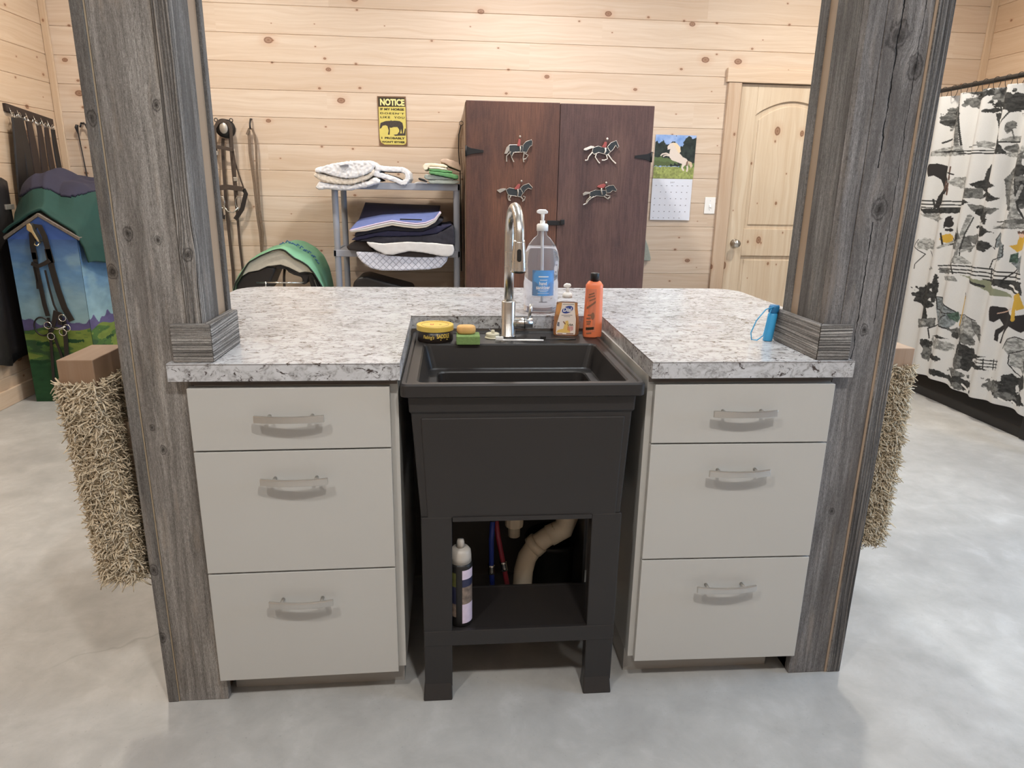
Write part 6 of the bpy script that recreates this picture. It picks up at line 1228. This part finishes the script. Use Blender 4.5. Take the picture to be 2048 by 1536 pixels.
for k in range(16):
    i = 25+k*.95; p0 = mid[int(i)]; a = (p0.x+rs.uniform(-.006, .006), 3.30-.008, p0.y+.020+rs.uniform(-.008, .008))
    embr.tube([(a[0]-.012, a[1]-.004, a[2]-.010), (a[0], a[1]-.006, a[2]+.004), (a[0]+.012, a[1]-.004, a[2]-.008)], .004, 6)
obj('embroidery', embr, plain('blue_thread', (66, 108, 150), .7), cvr)
obj('lining', MB().prism(Q('pad_beige'), 3.165, 3.19), m_beige, sd, bevel=.006)
obj('saddle_flap', MB().prism(Q('sad_l'), 3.175, 3.42), m_leather_dk, sd, bevel=.015, seg=3)
obj('saddle_panel', MB().prism(Q('sad_r'), 3.178, 3.44), m_leather_dk, sd, bevel=.012, seg=3)
obj('girth_strap', MB().tube([(p[0], 3.30, p[1]) for p in Q('sad_bar')], .016, 8, flat=.5), m_leather, sd, smooth=True)
for k in range(3):
    x = -.862+k*.020; obj('billet', MB().tube([(x, 3.17, .70-k*.010), (x+.016, 3.165, .64), (x+.026, 3.165, .56)], .006, 6, flat=.4), m_pewter if k == 1 else m_leather_dk, sd)
rk = thing('saddle_rack', 'thin wire saddle rack fixed to the back wall under the saddle', 'saddle rack', (-1.05, 3.4, .6))
(xa, za), (xb, zb) = Q('sad_wire')
obj('wire_frame', MB().tube([(xa-.02, 3.65, za-.03), (xa-.02, 3.10, za), (xb, 3.10, za), (xb, 3.65, za-.03)], .005, 8), m_chrome, rk, smooth=True)
obj('wire_stub', MB().tube([(Q('sad_stub')[0][0], 3.10, Q('sad_stub')[0][1]), (Q('sad_stub')[1][0], 3.10, Q('sad_stub')[1][1])], .005, 8), m_chrome, rk, smooth=True)

# ------------------------------------------------------------------ grey resin shelf unit
su = thing('shelving_unit', 'grey resin four-leg shelving unit against the back wall', 'shelf', (-.27, 3.35, 0))
SX0, SX1, SY0, SY1 = -.700, .132, 3.13, 3.56
for nm, z in (('shelf', 1.300), ('shelf', .870), ('shelf', .440), ('shelf', .08)):
    mb = MB().box((SX0, SY0, z-.022), (SX1, SY0+.02, z+.022)).box((SX0, SY1-.02, z-.022), (SX1, SY1, z+.022)).box((SX0, SY0, z-.022), (SX0+.02, SY1, z+.022)).box((SX1-.02, SY0, z-.022), (SX1, SY1, z+.022)).box((SX0+.01, SY0+.01, z+.008), (SX1-.01, SY1-.01, z+.016))
    obj(nm, mb, m_shelf, su, bevel=.004)
for x in (SX0+.024, SX1-.024):
    for y in (SY0+.024, SY1-.024):
        z0 = 0
        for z1 in (.055, .415, .845, 1.275):
            obj('leg', MB().tube([(x, y, z0), (x, y, z1+.005)], .0205, 24), m_shelf, su); z0 = z1+.04

def clipz(pts, zc):
    out = []
    for i, p in enumerate(pts):
        q = pts[(i+1) % len(pts)]
        if p[1] >= zc: out.append(p)
        if (p[1] >= zc) != (q[1] >= zc):
            t_ = (zc-p[1])/(q[1]-p[1]); out.append((p[0]+(q[0]-p[0])*t_, zc))
    return out
def softpad(name, key, y0, y1, mat, label, cat, group=None, soft=(.006, 6, .010, .012), z=None, par=None, clip=None):
    pts = Q(key); xs = [p[0] for p in pts]; zs = [p[1] for p in pts]
    if clip and y1 > 3.12 and min(zs) < clip:
        # hangs over the front rim, lies on the shelf behind it
        mb = MB().prism(pts, y0, 3.116); cp = clipz(pts, clip)
        if len(cp) > 3 and max(zs)-clip > .012: mb.prism(cp, 3.112, y1)
    else: mb = MB().prism(pts, y0, y1)
    return obj(name, mb, mat, par, origin=((min(xs)+max(xs))/2, (y0+y1)/2, min(zs)) if par is None else None, label=label, cat=cat, group=group, soft=soft)
ft = (.006, 5, .012, .010)
G1 = 'white fleece saddle pads on the shelf top'
softpad('saddle_pad', 'fl_c', 3.07, 3.50, m_fleece, 'white fleece saddle pad at the bottom of the shelf-top pile', 'saddle pad', G1, ft, clip=1.332)
softpad('saddle_pad', 'fl_b', 3.06, 3.50, m_fleece_c, 'cream-sided white fleece saddle pad in the middle of the shelf-top pile', 'saddle pad', G1, ft, clip=1.332)
pd_ = softpad('saddle_pad', 'fl_a', 3.05, 3.50, m_fleece, 'white fleece saddle pad topmost on the left pile with a dark patch', 'saddle pad', G1, ft, clip=1.332)
obj('dark_patch', MB().prism(Q('fl_patch'), 3.036, 3.052), m_ink, pd_)
fp = Q('fl_fold')
fold = resample(fp, 60); vs = []; th = .030
fo = MB(); 
for i in range(61):
    t_ = (fold[min(60, i+1)]-fold[max(0, i-1)]).normalized(); s_ = Vector((-t_.y, t_.x))*th/2
    vs += [(fold[i].x-s_.x, 3.12, fold[i].y-s_.y), (fold[i].x+s_.x, 3.12, fold[i].y+s_.y), (fold[i].x+s_.x, 3.50, fold[i].y+s_.y), (fold[i].x-s_.x, 3.50, fold[i].y-s_.y)]
fo.add(vs, [(i*4+j, i*4+(j+1) % 4, (i+1)*4+(j+1) % 4, (i+1)*4+j) for i in range(60) for j in range(4)]+[(3, 2, 1, 0), (240, 241, 242, 243)])
obj('saddle_pad', fo, m_fleece, origin=(-.30, 3.3, 1.31), label='white fleece pad folded open in a loop beside the left pile', cat='saddle pad', group=G1, soft=(.006, 4, .010, .010))
G2 = 'folded cloths at the right end of the shelf top'
st = (.005, 3, .004, .02)
softpad('folded_cloth', 'tw_gray_b', 3.10, 3.48, m_greycloth, 'grey folded cloth at the very bottom of the right stack', 'cloth', G2, st, clip=1.330)
softpad('folded_cloth', 'tw_gray_a', 3.10, 3.48, m_greycloth, 'grey striped-edge folded cloth just under the green cloths', 'cloth', G2, st, clip=1.330)
softpad('folded_cloth', 'tw_green_b', 3.09, 3.48, m_greencloth, 'bright green folded cloth, the lower of the two green ones', 'cloth', G2, st, clip=1.330)
softpad('folded_cloth', 'tw_green_a', 3.10, 3.48, m_greencloth, 'bright green folded cloth, the upper of the two green ones', 'cloth', G2, st, clip=1.330)
softpad('folded_cloth', 'tw_white', 3.10, 3.48, m_cream, 'pale cream folded cloth directly above the green ones', 'cloth', G2, st, clip=1.330)
softpad('folded_cloth', 'tw_cream', 3.11, 3.48, m_cream, 'cream folded cloth bulging left above the pale one', 'cloth', G2, st, clip=1.330)
softpad('folded_cloth', 'tw_tan', 3.12, 3.48, m_tan, 'tan crumpled cloth topmost at the right next to the cabinet', 'cloth', G2, st, clip=1.330)
softpad('brush', 'tw_blk', 3.10, 3.16, m_black, 'black rounded brush handle poking out left of the cloth stack', 'brush', None, (.004, 2, 0, 1))
softpad('rag', 'tw_wh', 3.11, 3.30, m_whitecloth, 'small white rag lying left of the folded cloth stack', 'cloth', None, st, clip=1.330)
G3 = 'saddle pads stacked on the second shelf'
softpad('saddle_pad', 'pd_quilt', 3.055, 3.125, m_quilt, 'white diamond-quilted saddle pad hanging lowest on the second shelf', 'saddle pad', G3, (.006, 4, 0, 1), clip=.902)
softpad('saddle_pad', 'pd_dark', 3.05, 3.12, m_browncloth, 'dark folded pad edge between the two white pads', 'saddle pad', G3, (.006, 3, 0, 1), clip=.902)
softpad('saddle_pad', 'pd_white', 3.03, 3.50, m_whitecloth, 'plain off-white saddle pad drooping under the dark pads', 'saddle pad', G3, (.006, 4, .004, .05), clip=.902)
softpad('saddle_pad', 'pd_brown', 3.07, 3.50, m_browncloth, 'dark brown pad sticking out at the left of the stack', 'saddle pad', G3, (.006, 4, .004, .03), clip=.902)
softpad('saddle_pad', 'pd_l3', 3.04, 3.50, m_blackcloth, 'black saddle pad lowest of the three dark pads', 'saddle pad', G3, (.006, 4, .006, .03), clip=.902)
softpad('saddle_pad', 'pd_l2', 3.05, 3.50, m_navy, 'dark navy saddle pad in the middle of the dark pads', 'saddle pad', G3, (.006, 4, .006, .03), clip=.902)
softpad('saddle_pad', 'pd_l1', 3.05, 3.50, m_blackcloth, 'black saddle pad directly under the blue one', 'saddle pad', G3, (.006, 4, .006, .03), clip=.902)
pf, pm_, pb = [resample(Q(k), 40) for k in ('pl_front', 'pl_mid', 'pl_back')]
mb = MB(); vs = []; nr = 14
cols = []
for r in range(nr+1):
    t_ = r/nr
    for i in range(41):
        if t_ < .5: p = pf[i].lerp(pm_[i], t_*2); y = 3.02+.18*t_*2
        else: p = pm_[i].lerp(pb[i], (t_-.5)*2); y = 3.20+.30*(t_-.5)*2
        vs.append((p.x, y, p.y))
F = [(r*41+i, r*41+i+1, (r+1)*41+i+1, (r+1)*41+i) for r in range(nr) for i in range(40)]
m_blue = plain('periwinkle_blue_cloth', (98, 110, 160), .9, var=.1, scale=30, bump=.0008)
bp_ = thing('saddle_pad', 'blue and navy saddle pad with pale frayed edges topmost on the second shelf', 'saddle pad', (-.30, 3.25, 1.05), group=G3)
top = MB(); top.v = vs[:8*41]; top.f = F[:7*40]; obj('blue_half', top, m_blue, bp_, smooth=True, solid=.010, label='periwinkle blue front part')
top = MB(); top.v = vs[7*41:]; top.f = [tuple(k-7*41 for k in f) for f in F[7*40:]]; obj('navy_half', top, m_navy, bp_, smooth=True, solid=.010, label='dark navy rear part')
for k, (dz, rr_, mm) in enumerate(((.000, .005, plain('pink_white_binding', (206, 186, 204), .9)), (-.012, .007, m_whitecloth), (-.024, .006, m_fleece_c))):
    obj('bound_edge', MB().tube([(p.x, 3.018+.002*k, p.y+dz*min(1, max(0.1, math.sin(PI*(i+2)/44)*1.6))) for i, p in enumerate(pf)], rr_, 8), mm, bp_, smooth=True)
obj('label_tag', MB().prism(Q('pl_tag'), 3.018, 3.024), m_black, bp_, bevel=.001)
softpad('saddle', 'pd_sad', 3.15, 3.45, m_leather_dk, 'dark brown leather saddle on the third shelf of the grey unit', 'saddle', None, (.008, 6, 0, 1))

# ------------------------------------------------------------------ left wall: hook rail with straps
hr = thing('hook_rail', 'dark wooden rail with metal hooks on the left wall', 'hook rail', (-2.56, 3.32, 1.70))
mb = MB().prism([(3.075, 1.735), (3.075, 1.690), (3.570, 1.640), (3.570, 1.688)], XL+.001, XL+.020, 'x'); obj('rail_board', mb, m_strap_b, hr, bevel=.002)
hooks = [3.10, 3.175, 3.26, 3.34, 3.42, 3.49]
for y in hooks:
    z = 1.700-(y-3.075)*.095
    obj('hook', MB().tube([(XL+.02, y, z+.015), (XL+.028, y, z-.015), (XL+.035, y, z-.035), (XL+.052, y, z-.042), (XL+.060, y, z-.022)], .0035, 8), m_chrome, hr, smooth=True)
rs = random.Random(3)
def wallstrap(label, y0, z0, y1, z1, w_, mat, seed):
    # broad leather strap hanging from (y0, z0) to (y1, z1) on the left wall
    t = thing('leather_strap', label, 'strap', (XL+.045, y0, z0), group='leather straps on the left hook rail')
    n = 14; vs = []; r = random.Random(seed); ph = r.random()*6
    for i in range(n+1):
        f_ = i/n; y = y0+(y1-y0)*f_; z = z0+(z1-z0)*f_; ww = w_*(.8+.35*min(1, f_*3)); tw = .006*math.sin(f_*5+ph)
        x = XL+.036+tw+.010*(1-f_)
        vs += [(x, y-ww/2, z), (x+.002, y+ww/2, z), (x+.010, y+ww/2*.9, z), (x+.010, y-ww/2*.9, z)]
    fs = [(i*4+j, i*4+(j+1) % 4, (i+1)*4+(j+1) % 4, (i+1)*4+j) for i in range(n) for j in range(4)]+[(3, 2, 1, 0), tuple(n*4+j for j in range(4))]
    obj('strap', MB().add(vs, fs), mat, t, bevel=.002)
    obj('buckle', MB().ring((XL+.046, y0, z0+.012), .016, .0025, 'x', 16, sx=.8), m_chrome, t, smooth=True)
wallstrap('black strap nearest the frame edge on the hook rail', 3.085, 1.655, 3.060, 1.02, .090, m_leather_dk, 1)
wallstrap('wide black leather strap second on the hook rail', 3.150, 1.66, 3.150, 1.03, .062, m_leather_dk, 2)
wallstrap('dark brown strap crossing toward the corner on the rail', 3.215, 1.645, 3.285, 1.05, .070, m_strap_b, 3)
wallstrap('reddish brown strap in the middle of the rail', 3.320, 1.63, 3.345, 1.05, .058, m_strap_b, 4)
wallstrap('dark brown strap beside the last one on the rail', 3.420, 1.625, 3.425, 1.05, .052, m_strap_b, 5)
wallstrap('dark brown strap nearest the wall corner on the rail', 3.500, 1.62, 3.490, 1.03, .048, m_leather_dk, 6)
lg = thing('leather_chaps', 'very dark leather chaps hanging low on the left wall at the frame edge', 'chaps', (XL+.03, 2.72, .25))
mb = MB(); vs = []
for i in range(17):
    z = 1.30-1.04*i/16
    for j in range(13):
        y = 2.42+(.50+.02*i/16)*j/12; x = XL+.030+.018*math.sin(j*1.35+i*.15)+.014
        vs.append((x, y, z+.02*math.sin(j*.9)))
mb.add(vs, [(i*13+j, i*13+j+1, (i+1)*13+j+1, (i+1)*13+j) for i in range(16) for j in range(12)])
obj('hanging_leather', mb, m_leather_dk, lg, smooth=True, solid=.014)
obj('buckle', MB().box((XL+.060, 2.82, 1.13), (XL+.070, 2.90, 1.16)), m_pewter, lg, bevel=.002)

# ------------------------------------------------------------------ painted saddle stand with blanket
BX0, BX1, BY0, BY1 = -2.455, -2.078, 2.705, 3.42; BE, BA = .972, 1.100; bxm = (BX0+BX1)/2
sst = thing('saddle_stand', 'wooden gabled saddle stand painted with sky, mountains and green fields', 'saddle stand', (bxm, 3.05, 0))
obj('stand_body', MB().prism([(BX0, 0), (BX1, 0), (BX1, BE), (bxm, BA), (BX0, BE)], BY0, BY1), m_teal, sst)
def landscape(cv, seed):
    n1 = cv.fbm(.16, 4, seed, 1, 1.8); n2 = cv.fbm(.05, 4, seed+1, 1, 2); Z = cv.Z
    t = np.clip((Z-.50)/.5, 0, 1)[..., None]
    low, mid_, hi = np.array(lin((150, 182, 186))), np.array(lin((108, 150, 188))), np.array(lin((70, 96, 148)))
    col = np.where(t < .55, low+(mid_-low)*(t/.55), mid_+(hi-mid_)*((t-.55)/.45))
    cl = np.clip((n1-.48)*5, 0, 1)[..., None]*np.clip(1-(Z-.83)*8, 0, 1)[..., None]
    col = col*(1-cl*.65)+np.array(lin((150, 182, 192)))*cl*.65
    col *= (0.9+.25*(n2-.5))[..., None]
    cv.c[:] = col
    ridge = .500+.018*np.sin(cv.X*31+seed)+.010*np.sin(cv.X*73+1)+.02*(n2-.5)
    m = Z < ridge; cv.c[m] = np.array(lin((92, 84, 122)))*(.8+.5*n2[m])[:, None]
    f_ = .452+.012*np.sin(cv.X*22+2); m = Z < f_
    a, b, c = np.array(lin((118, 136, 62))), np.array(lin((76, 108, 54))), np.array(lin((58, 86, 54)))
    band = cv.fbm(.12, 3, seed+3, .7, 3.0)
    col = np.where((band > .55)[..., None], a, np.where((band > .42)[..., None], b, c))*(.8+.5*(n2-.2))[..., None]
    cv.c[m] = col[m]
    m = Z < .25+.03*(n1-.5); cv.c[m] = (np.array(lin((36, 74, 44)))*(.7+.7*n2)[..., None])[m]
    cv.rough(.02, .02)
for (nm, a0, a1, seed) in (('painted_front', BX0, BX1, 2), ('painted_side', BY0, BY1, 5)):
    cv = Canvas(a0, a1, 0, BE, 170 if seed == 2 else 200, 330, (0, 0, 0)); landscape(cv, seed)
    for (u, z, rx, rz) in ((.72, .375, .035, .012), (.30, .36, .04, .010), (.15, .25, .05, .012), (.85, .24, .04, .02), (.6, .22, .03, .018)):
        cv.ell((a0+(a1-a0)*u, z), (rx*1.4, rz), lin((30, 66, 38)), .3)
    if seed == 2: cv.mesh(nm, lambda X, Z: (X, X*0+BY0-.0015, Z), m_vc, sst)
    else: cv.mesh(nm, lambda X, Z: (X*0+BX1+.0015, X, Z), m_vc, sst)
obj('painted_gable', MB().prism([(BX0, BE), (BX1, BE), (bxm, BA)], BY0-.0015, BY0), plain('dark_sky_blue_paint', (60, 92, 158), .7, var=.12, scale=12), sst)
m_edge = plain('worn_grey_edge', (112, 102, 92), .8, var=.25, scale=60, bump=.001)
rw = .013
obj('roof_board', MB().prism([(BX0-.014, BE-.004), (bxm, BA), (bxm, BA+.020), (BX0-.018, BE+.014)], BY0-.010, BY1+.01), m_edge, sst, bevel=.002)
obj('roof_board', MB().prism([(BX1+.014, BE-.004), (bxm, BA), (bxm, BA+.020), (BX1+.018, BE+.014)], BY0-.010, BY1+.01), m_edge, sst, bevel=.002)

# blanket over the stand
def interp(pts, x):
    for (a, b), (c, d) in zip(pts[:-1], pts[1:]):
        if a <= x <= c: return b+(d-b)*(x-a)/(c-a)
    return pts[0][1] if x < pts[0][0] else pts[-1][1]
nu, nv = 150, 90; rows_ = []
sect_f = [(0, (-2.475, .995)), (.12, (-2.42, 1.035)), (.30, (-2.33, 1.10)), (.45, (-2.25, 1.130)), (.60, (-2.17, 1.075)), (.75, (-2.085, 1.005)), (.88, (-2.045, .92)), (1, (-2.030, .83))]
sect_m = [(0, (-2.548, .98)), (.10, (-2.53, 1.12)), (.22, (-2.47, 1.24)), (.34, (-2.40, 1.32)), (.45, (-2.33, 1.345)), (.55, (-2.24, 1.27)), (.66, (-2.14, 1.27)), (.78, (-2.05, 1.22)), (.9, (-1.99, 1.02)), (1, (-1.975, .80))]
sect_b = [(0, (-2.55, .95)), (.12, (-2.52, 1.15)), (.3, (-2.42, 1.26)), (.5, (-2.25, 1.30)), (.7, (-2.09, 1.28)), (.85, (-2.0, 1.10)), (1, (-1.97, .72))]
def sec(s_, u):
    X = [(k, p[0]) for k, p in s_]; Z = [(k, p[1]) for k, p in s_]; return interp(X, u), interp(Z, u)
vs = []
for j in range(nv+1):
    v_ = j/nv; y = BY0+.0+.78*v_
    for i in range(nu+1):
        u = i/nu; xf, zf = sec(sect_f, u); xm, zm = sec(sect_m, u); xb, zb = sec(sect_b, u)
        if v_ < .38: t_ = v_/.38; t_ = t_*t_*(3-2*t_); x, z = xf+(xm-xf)*t_, zf+(zm-zf)*t_
        else: t_ = (v_-.38)/.62; x, z = xm+(xb-xm)*t_, zm+(zb-zm)*t_
        wr = .013*math.sin(u*19+v_*9)+.010*math.sin(u*7-v_*17+1)
        vs.append((max(x, XL+.012), y, z+wr*(.3+.7*min(1, v_*3))+.010))
FF = [(j*(nu+1)+i, j*(nu+1)+i+1, (j+1)*(nu+1)+i+1, (j+1)*(nu+1)+i) for j in range(nv) for i in range(nu)]
bl = thing('horse_blanket', 'dark green horse blanket with navy lining draped over the painted stand', 'blanket', (bxm, 3.0, BA))
def isn(f):
    zc = sum(vs[k][2] for k in f)/4; yc = sum(vs[k][1] for k in f)/4; xc = sum(vs[k][0] for k in f)/4
    return zc > 1.225+.025*math.sin(xc*21) and yc > 2.84
g = MB(); g.v = vs; g.f = [f for f in FF if not isn(f)]; obj('blanket_shell', g, m_teal, bl, smooth=True, solid=.014, label='dark green outer fabric')
g = MB(); g.v = [(x, y, z+.004) for x, y, z in vs]; g.f = [f for f in FF if isn(f)]; obj('blanket_collar', g, m_navyfab, bl, smooth=True, solid=.022, label='navy folded-back lining')

# bridle on the stand, hung from a brass horse head hook
bb = thing('bridle', 'black leather bridle hanging from a brass horse-head hook on the painted stand', 'bridle', (-2.29, 2.69, 1.04))
yb_ = BY0-.014
hh = MB().prism([(-2.318, 1.060), (-2.300, 1.066), (-2.290, 1.052), (-2.284, 1.020), (-2.272, .990), (-2.262, .962), (-2.270, .958), (-2.284, .980), (-2.298, 1.010), (-2.312, 1.018), (-2.322, 1.030)], yb_-.030, yb_+.012)
obj('horse_head_hook', hh, m_brass, bb, bevel=.004, label='brass horse-head hook')
obj('hook_bar', MB().tube([(-2.287, yb_-.02, .965), (-2.282, yb_-.045, .945), (-2.268, yb_-.045, .940), (-2.262, yb_-.02, .958)], .004, 8), m_brass, bb, smooth=True)
def bs(nm, pts, w_, mat=m_leather_dk, y=yb_, par=None):
    V = [Vector((p[0], y, p[1])) for p in pts]; n_ = len(V); vs = []; th = .006
    for i in range(n_):
        t_ = (V[min(i+1, n_-1)]-V[max(i-1, 0)]).normalized(); s_ = Vector((t_.z, 0, -t_.x))
        vs += [V[i]-s_*w_/2+Vector((0, -th/2, 0)), V[i]+s_*w_/2+Vector((0, -th/2, 0)), V[i]+s_*w_/2+Vector((0, th/2, 0)), V[i]-s_*w_/2+Vector((0, th/2, 0))]
    fs = [(i*4+j, i*4+(j+1) % 4, (i+1)*4+(j+1) % 4, (i+1)*4+j) for i in range(n_-1) for j in range(4)]+[(3, 2, 1, 0), tuple((n_-1)*4+j for j in range(4))]
    return obj(nm, MB().add(vs, fs), mat, par or bb, bevel=.001)
bs('crown_piece', [(-2.316, .86), (-2.318, .93), (-2.312, 1.00), (-2.290, 1.050), (-2.262, 1.045), (-2.245, .99), (-2.235, .90), (-2.228, .84)], .030)
bs('cheek_strap', [(-2.318, .90), (-2.316, .80), (-2.312, .70), (-2.308, .60), (-2.300, .53)], .024); bs('cheek_strap', [(-2.24, .92), (-2.232, .80), (-2.218, .68), (-2.20, .58), (-2.17, .50)], .034)
bs('browband', [(-2.335, .838), (-2.30, .822), (-2.262, .838), (-2.232, .856)], .022, y=yb_-.012); bs('noseband', [(-2.29, .44), (-2.262, .50), (-2.245, .56), (-2.225, .55), (-2.232, .48)], .026, y=yb_-.014)
bs('throat_latch', [(-2.268, .80), (-2.262, .70), (-2.252, .60), (-2.235, .54)], .010, y=yb_-.008); bs('strap_end', [(-2.330, .82), (-2.326, .74), (-2.330, .69)], .012)
obj('noseband', MB().ring((-2.338, yb_-.006, .468), .052, .005, 'y', 24, sx=.85, sz=1.05), m_leather_dk, bb, smooth=True)
bs('rein', [(-2.30, .52), (-2.305, .40), (-2.318, .25), (-2.330, .12), (-2.318, .05), (-2.290, .08), (-2.270, .15)], .016); bs('rein', [(-2.215, .50), (-2.222, .38), (-2.235, .25), (-2.250, .12), (-2.262, .06)], .024); bs('rein', [(-2.285, .42), (-2.262, .30), (-2.248, .16), (-2.235, .06)], .014)
for x, z in ((-2.300, .478), (-2.292, .412), (-2.212, .522), (-2.196, .462), (-2.222, .436)): obj('bit_ring', MB().ring((x, yb_-.018, z), .020, .0028, 'y', 18), m_chrome, bb, smooth=True)
obj('bit', MB().tube([(-2.300, yb_-.018, .470), (-2.25, yb_-.020, .455), (-2.200, yb_-.018, .470)], .004, 8), m_chrome, bb, smooth=True)

# ------------------------------------------------------------------ shower stall with printed curtain
CX = 3.20
sf = thing('shower_stall', 'black framed wash stall behind the printed curtain', 'shower stall', (3.5, 2.4, 0))
obj('floor_shadow_slab', MB().box((3.24, 1.80, 0), (3.985, 3.63, .06)), m_black, sf, bevel=.006)  # black slab standing for the dark shadow on the floor under the curtain
for y in (1.815, 3.60):
    obj('frame_post', MB().box((3.235, y-.02, .0), (3.275, y+.02, 1.99)), m_black, sf, bevel=.003)
obj('wall_liner', MB().box((3.960, 1.80, .06), (3.985, 3.63, 1.99)), m_cab_dk, sf)
rd = thing('curtain_rod', 'long black curtain rod above the printed curtain', 'curtain rod', (CX, 2.4, 1.95))
obj('rod', MB().tube([(CX, .55, 1.948), (CX, 3.645, 1.948)], .013, 16), m_black, rd, smooth=True)
for y in (.60, 3.60): obj('bracket', MB().box((CX-.016, y-.015, 1.935), (XR-.001, y+.015, 1.960)), m_black, rd, bevel=.003)
COL = dict(d=lin((52, 52, 51)), m=lin((96, 96, 94)), g=lin((142, 142, 139)), w=lin((216, 214, 209)), k=lin((44, 41, 41)), n=lin((92, 72, 64)), y=lin((188, 152, 62)), s=lin((128, 132, 110)), v=lin((112, 118, 120)), h=lin((70, 88, 78)), f=lin((200, 168, 150)))
cy0, cy1, cz0, cz1 = 1.40, 3.50, .145, 1.905
cv = Canvas(cy0, cy1, cz0, cz1, 800, 640, lin((200, 199, 197)))
cv.c *= (1+.04*(cv.fbm(.05, 4, 2)-.5))[..., None]
inner = (1.80, 2.99)
cv.rough(.010, .012)
tn_ = cv.fbm(.014, 4, 7, 1.0, 1.5); t2_ = cv.fbm(.006, 3, 9)
TEX = {7: (np.where(tn_ > .56, 1.45, np.where(tn_ < .40, .65, 1.0))*(.8+.4*t2_))[..., None]}
rs = np.random.RandomState(3)
def copy_motif(dy, dz):
    for kind, col, pts, w_ in D['curtain_art']:
        base_ = np.array(COL[col]); tex = TEX[7]*base_
        tex = np.clip(tex, 0, .8) if col in 'dmgvh' else base_
        pts = [(a+dy, b+dz) for a, b in pts]
        if kind == 'e': cv.ell(pts[0], w_, tex, .45, seed=int(abs(pts[0][0]*100)) % 23)
        elif kind == 'l': cv.line(pts, max(.0052, w_*1.35), tex if col not in 'kdw' else base_)
        else: cv.poly(pts, tex, rough=col in 'dmgs')
copy_motif(-1.19, -.02); copy_motif(1.15, .02)
m_ = (cv.X > 1.79) & (cv.X < 2.985); cv.c[m_] = np.array(lin((200, 199, 197)))*(1+.04*(cv.fbm(.05, 4, 2)[m_]-.5))[:, None]
copy_motif(0, 0)
# pleats: deep folds at the rings, soft lower down
def folds(X, Z):
    t = (Z-cz0)/(cz1-cz0)
    amp = .016+.016*t
    return (CX+amp*np.sin(X*2*PI/.185+.6*np.sin(X*3))+.010*np.sin(X*2*PI/.47+2)*(1-t), X, Z+.010*np.sin(X*2*PI/.6)*(1-t))
cur = thing('shower_curtain', 'white shower curtain printed with horses, riders and trees in grey', 'curtain', (CX, 2.1, 1.9))
pan = cv.mesh('curtain_panel', folds, m_vc_cloth, cur)
md = pan.modifiers.new('s', 'SOLIDIFY'); md.thickness = .0015
yy = cy0+.03
while yy < cy1:
    xo = float(folds(np.array([yy]), np.array([cz1-.01]))[0][0])
    rg = obj('curtain_ring', MB().tube([(CX+.018*math.cos(a), yy+.012*math.sin(a*.5), 1.945+(.020 if math.sin(a) > 0 else .052)*math.sin(a)) for a in [2*PI*k/18 for k in range(19)]], .0016, 6), m_black, cur, smooth=True)
    yy += .087
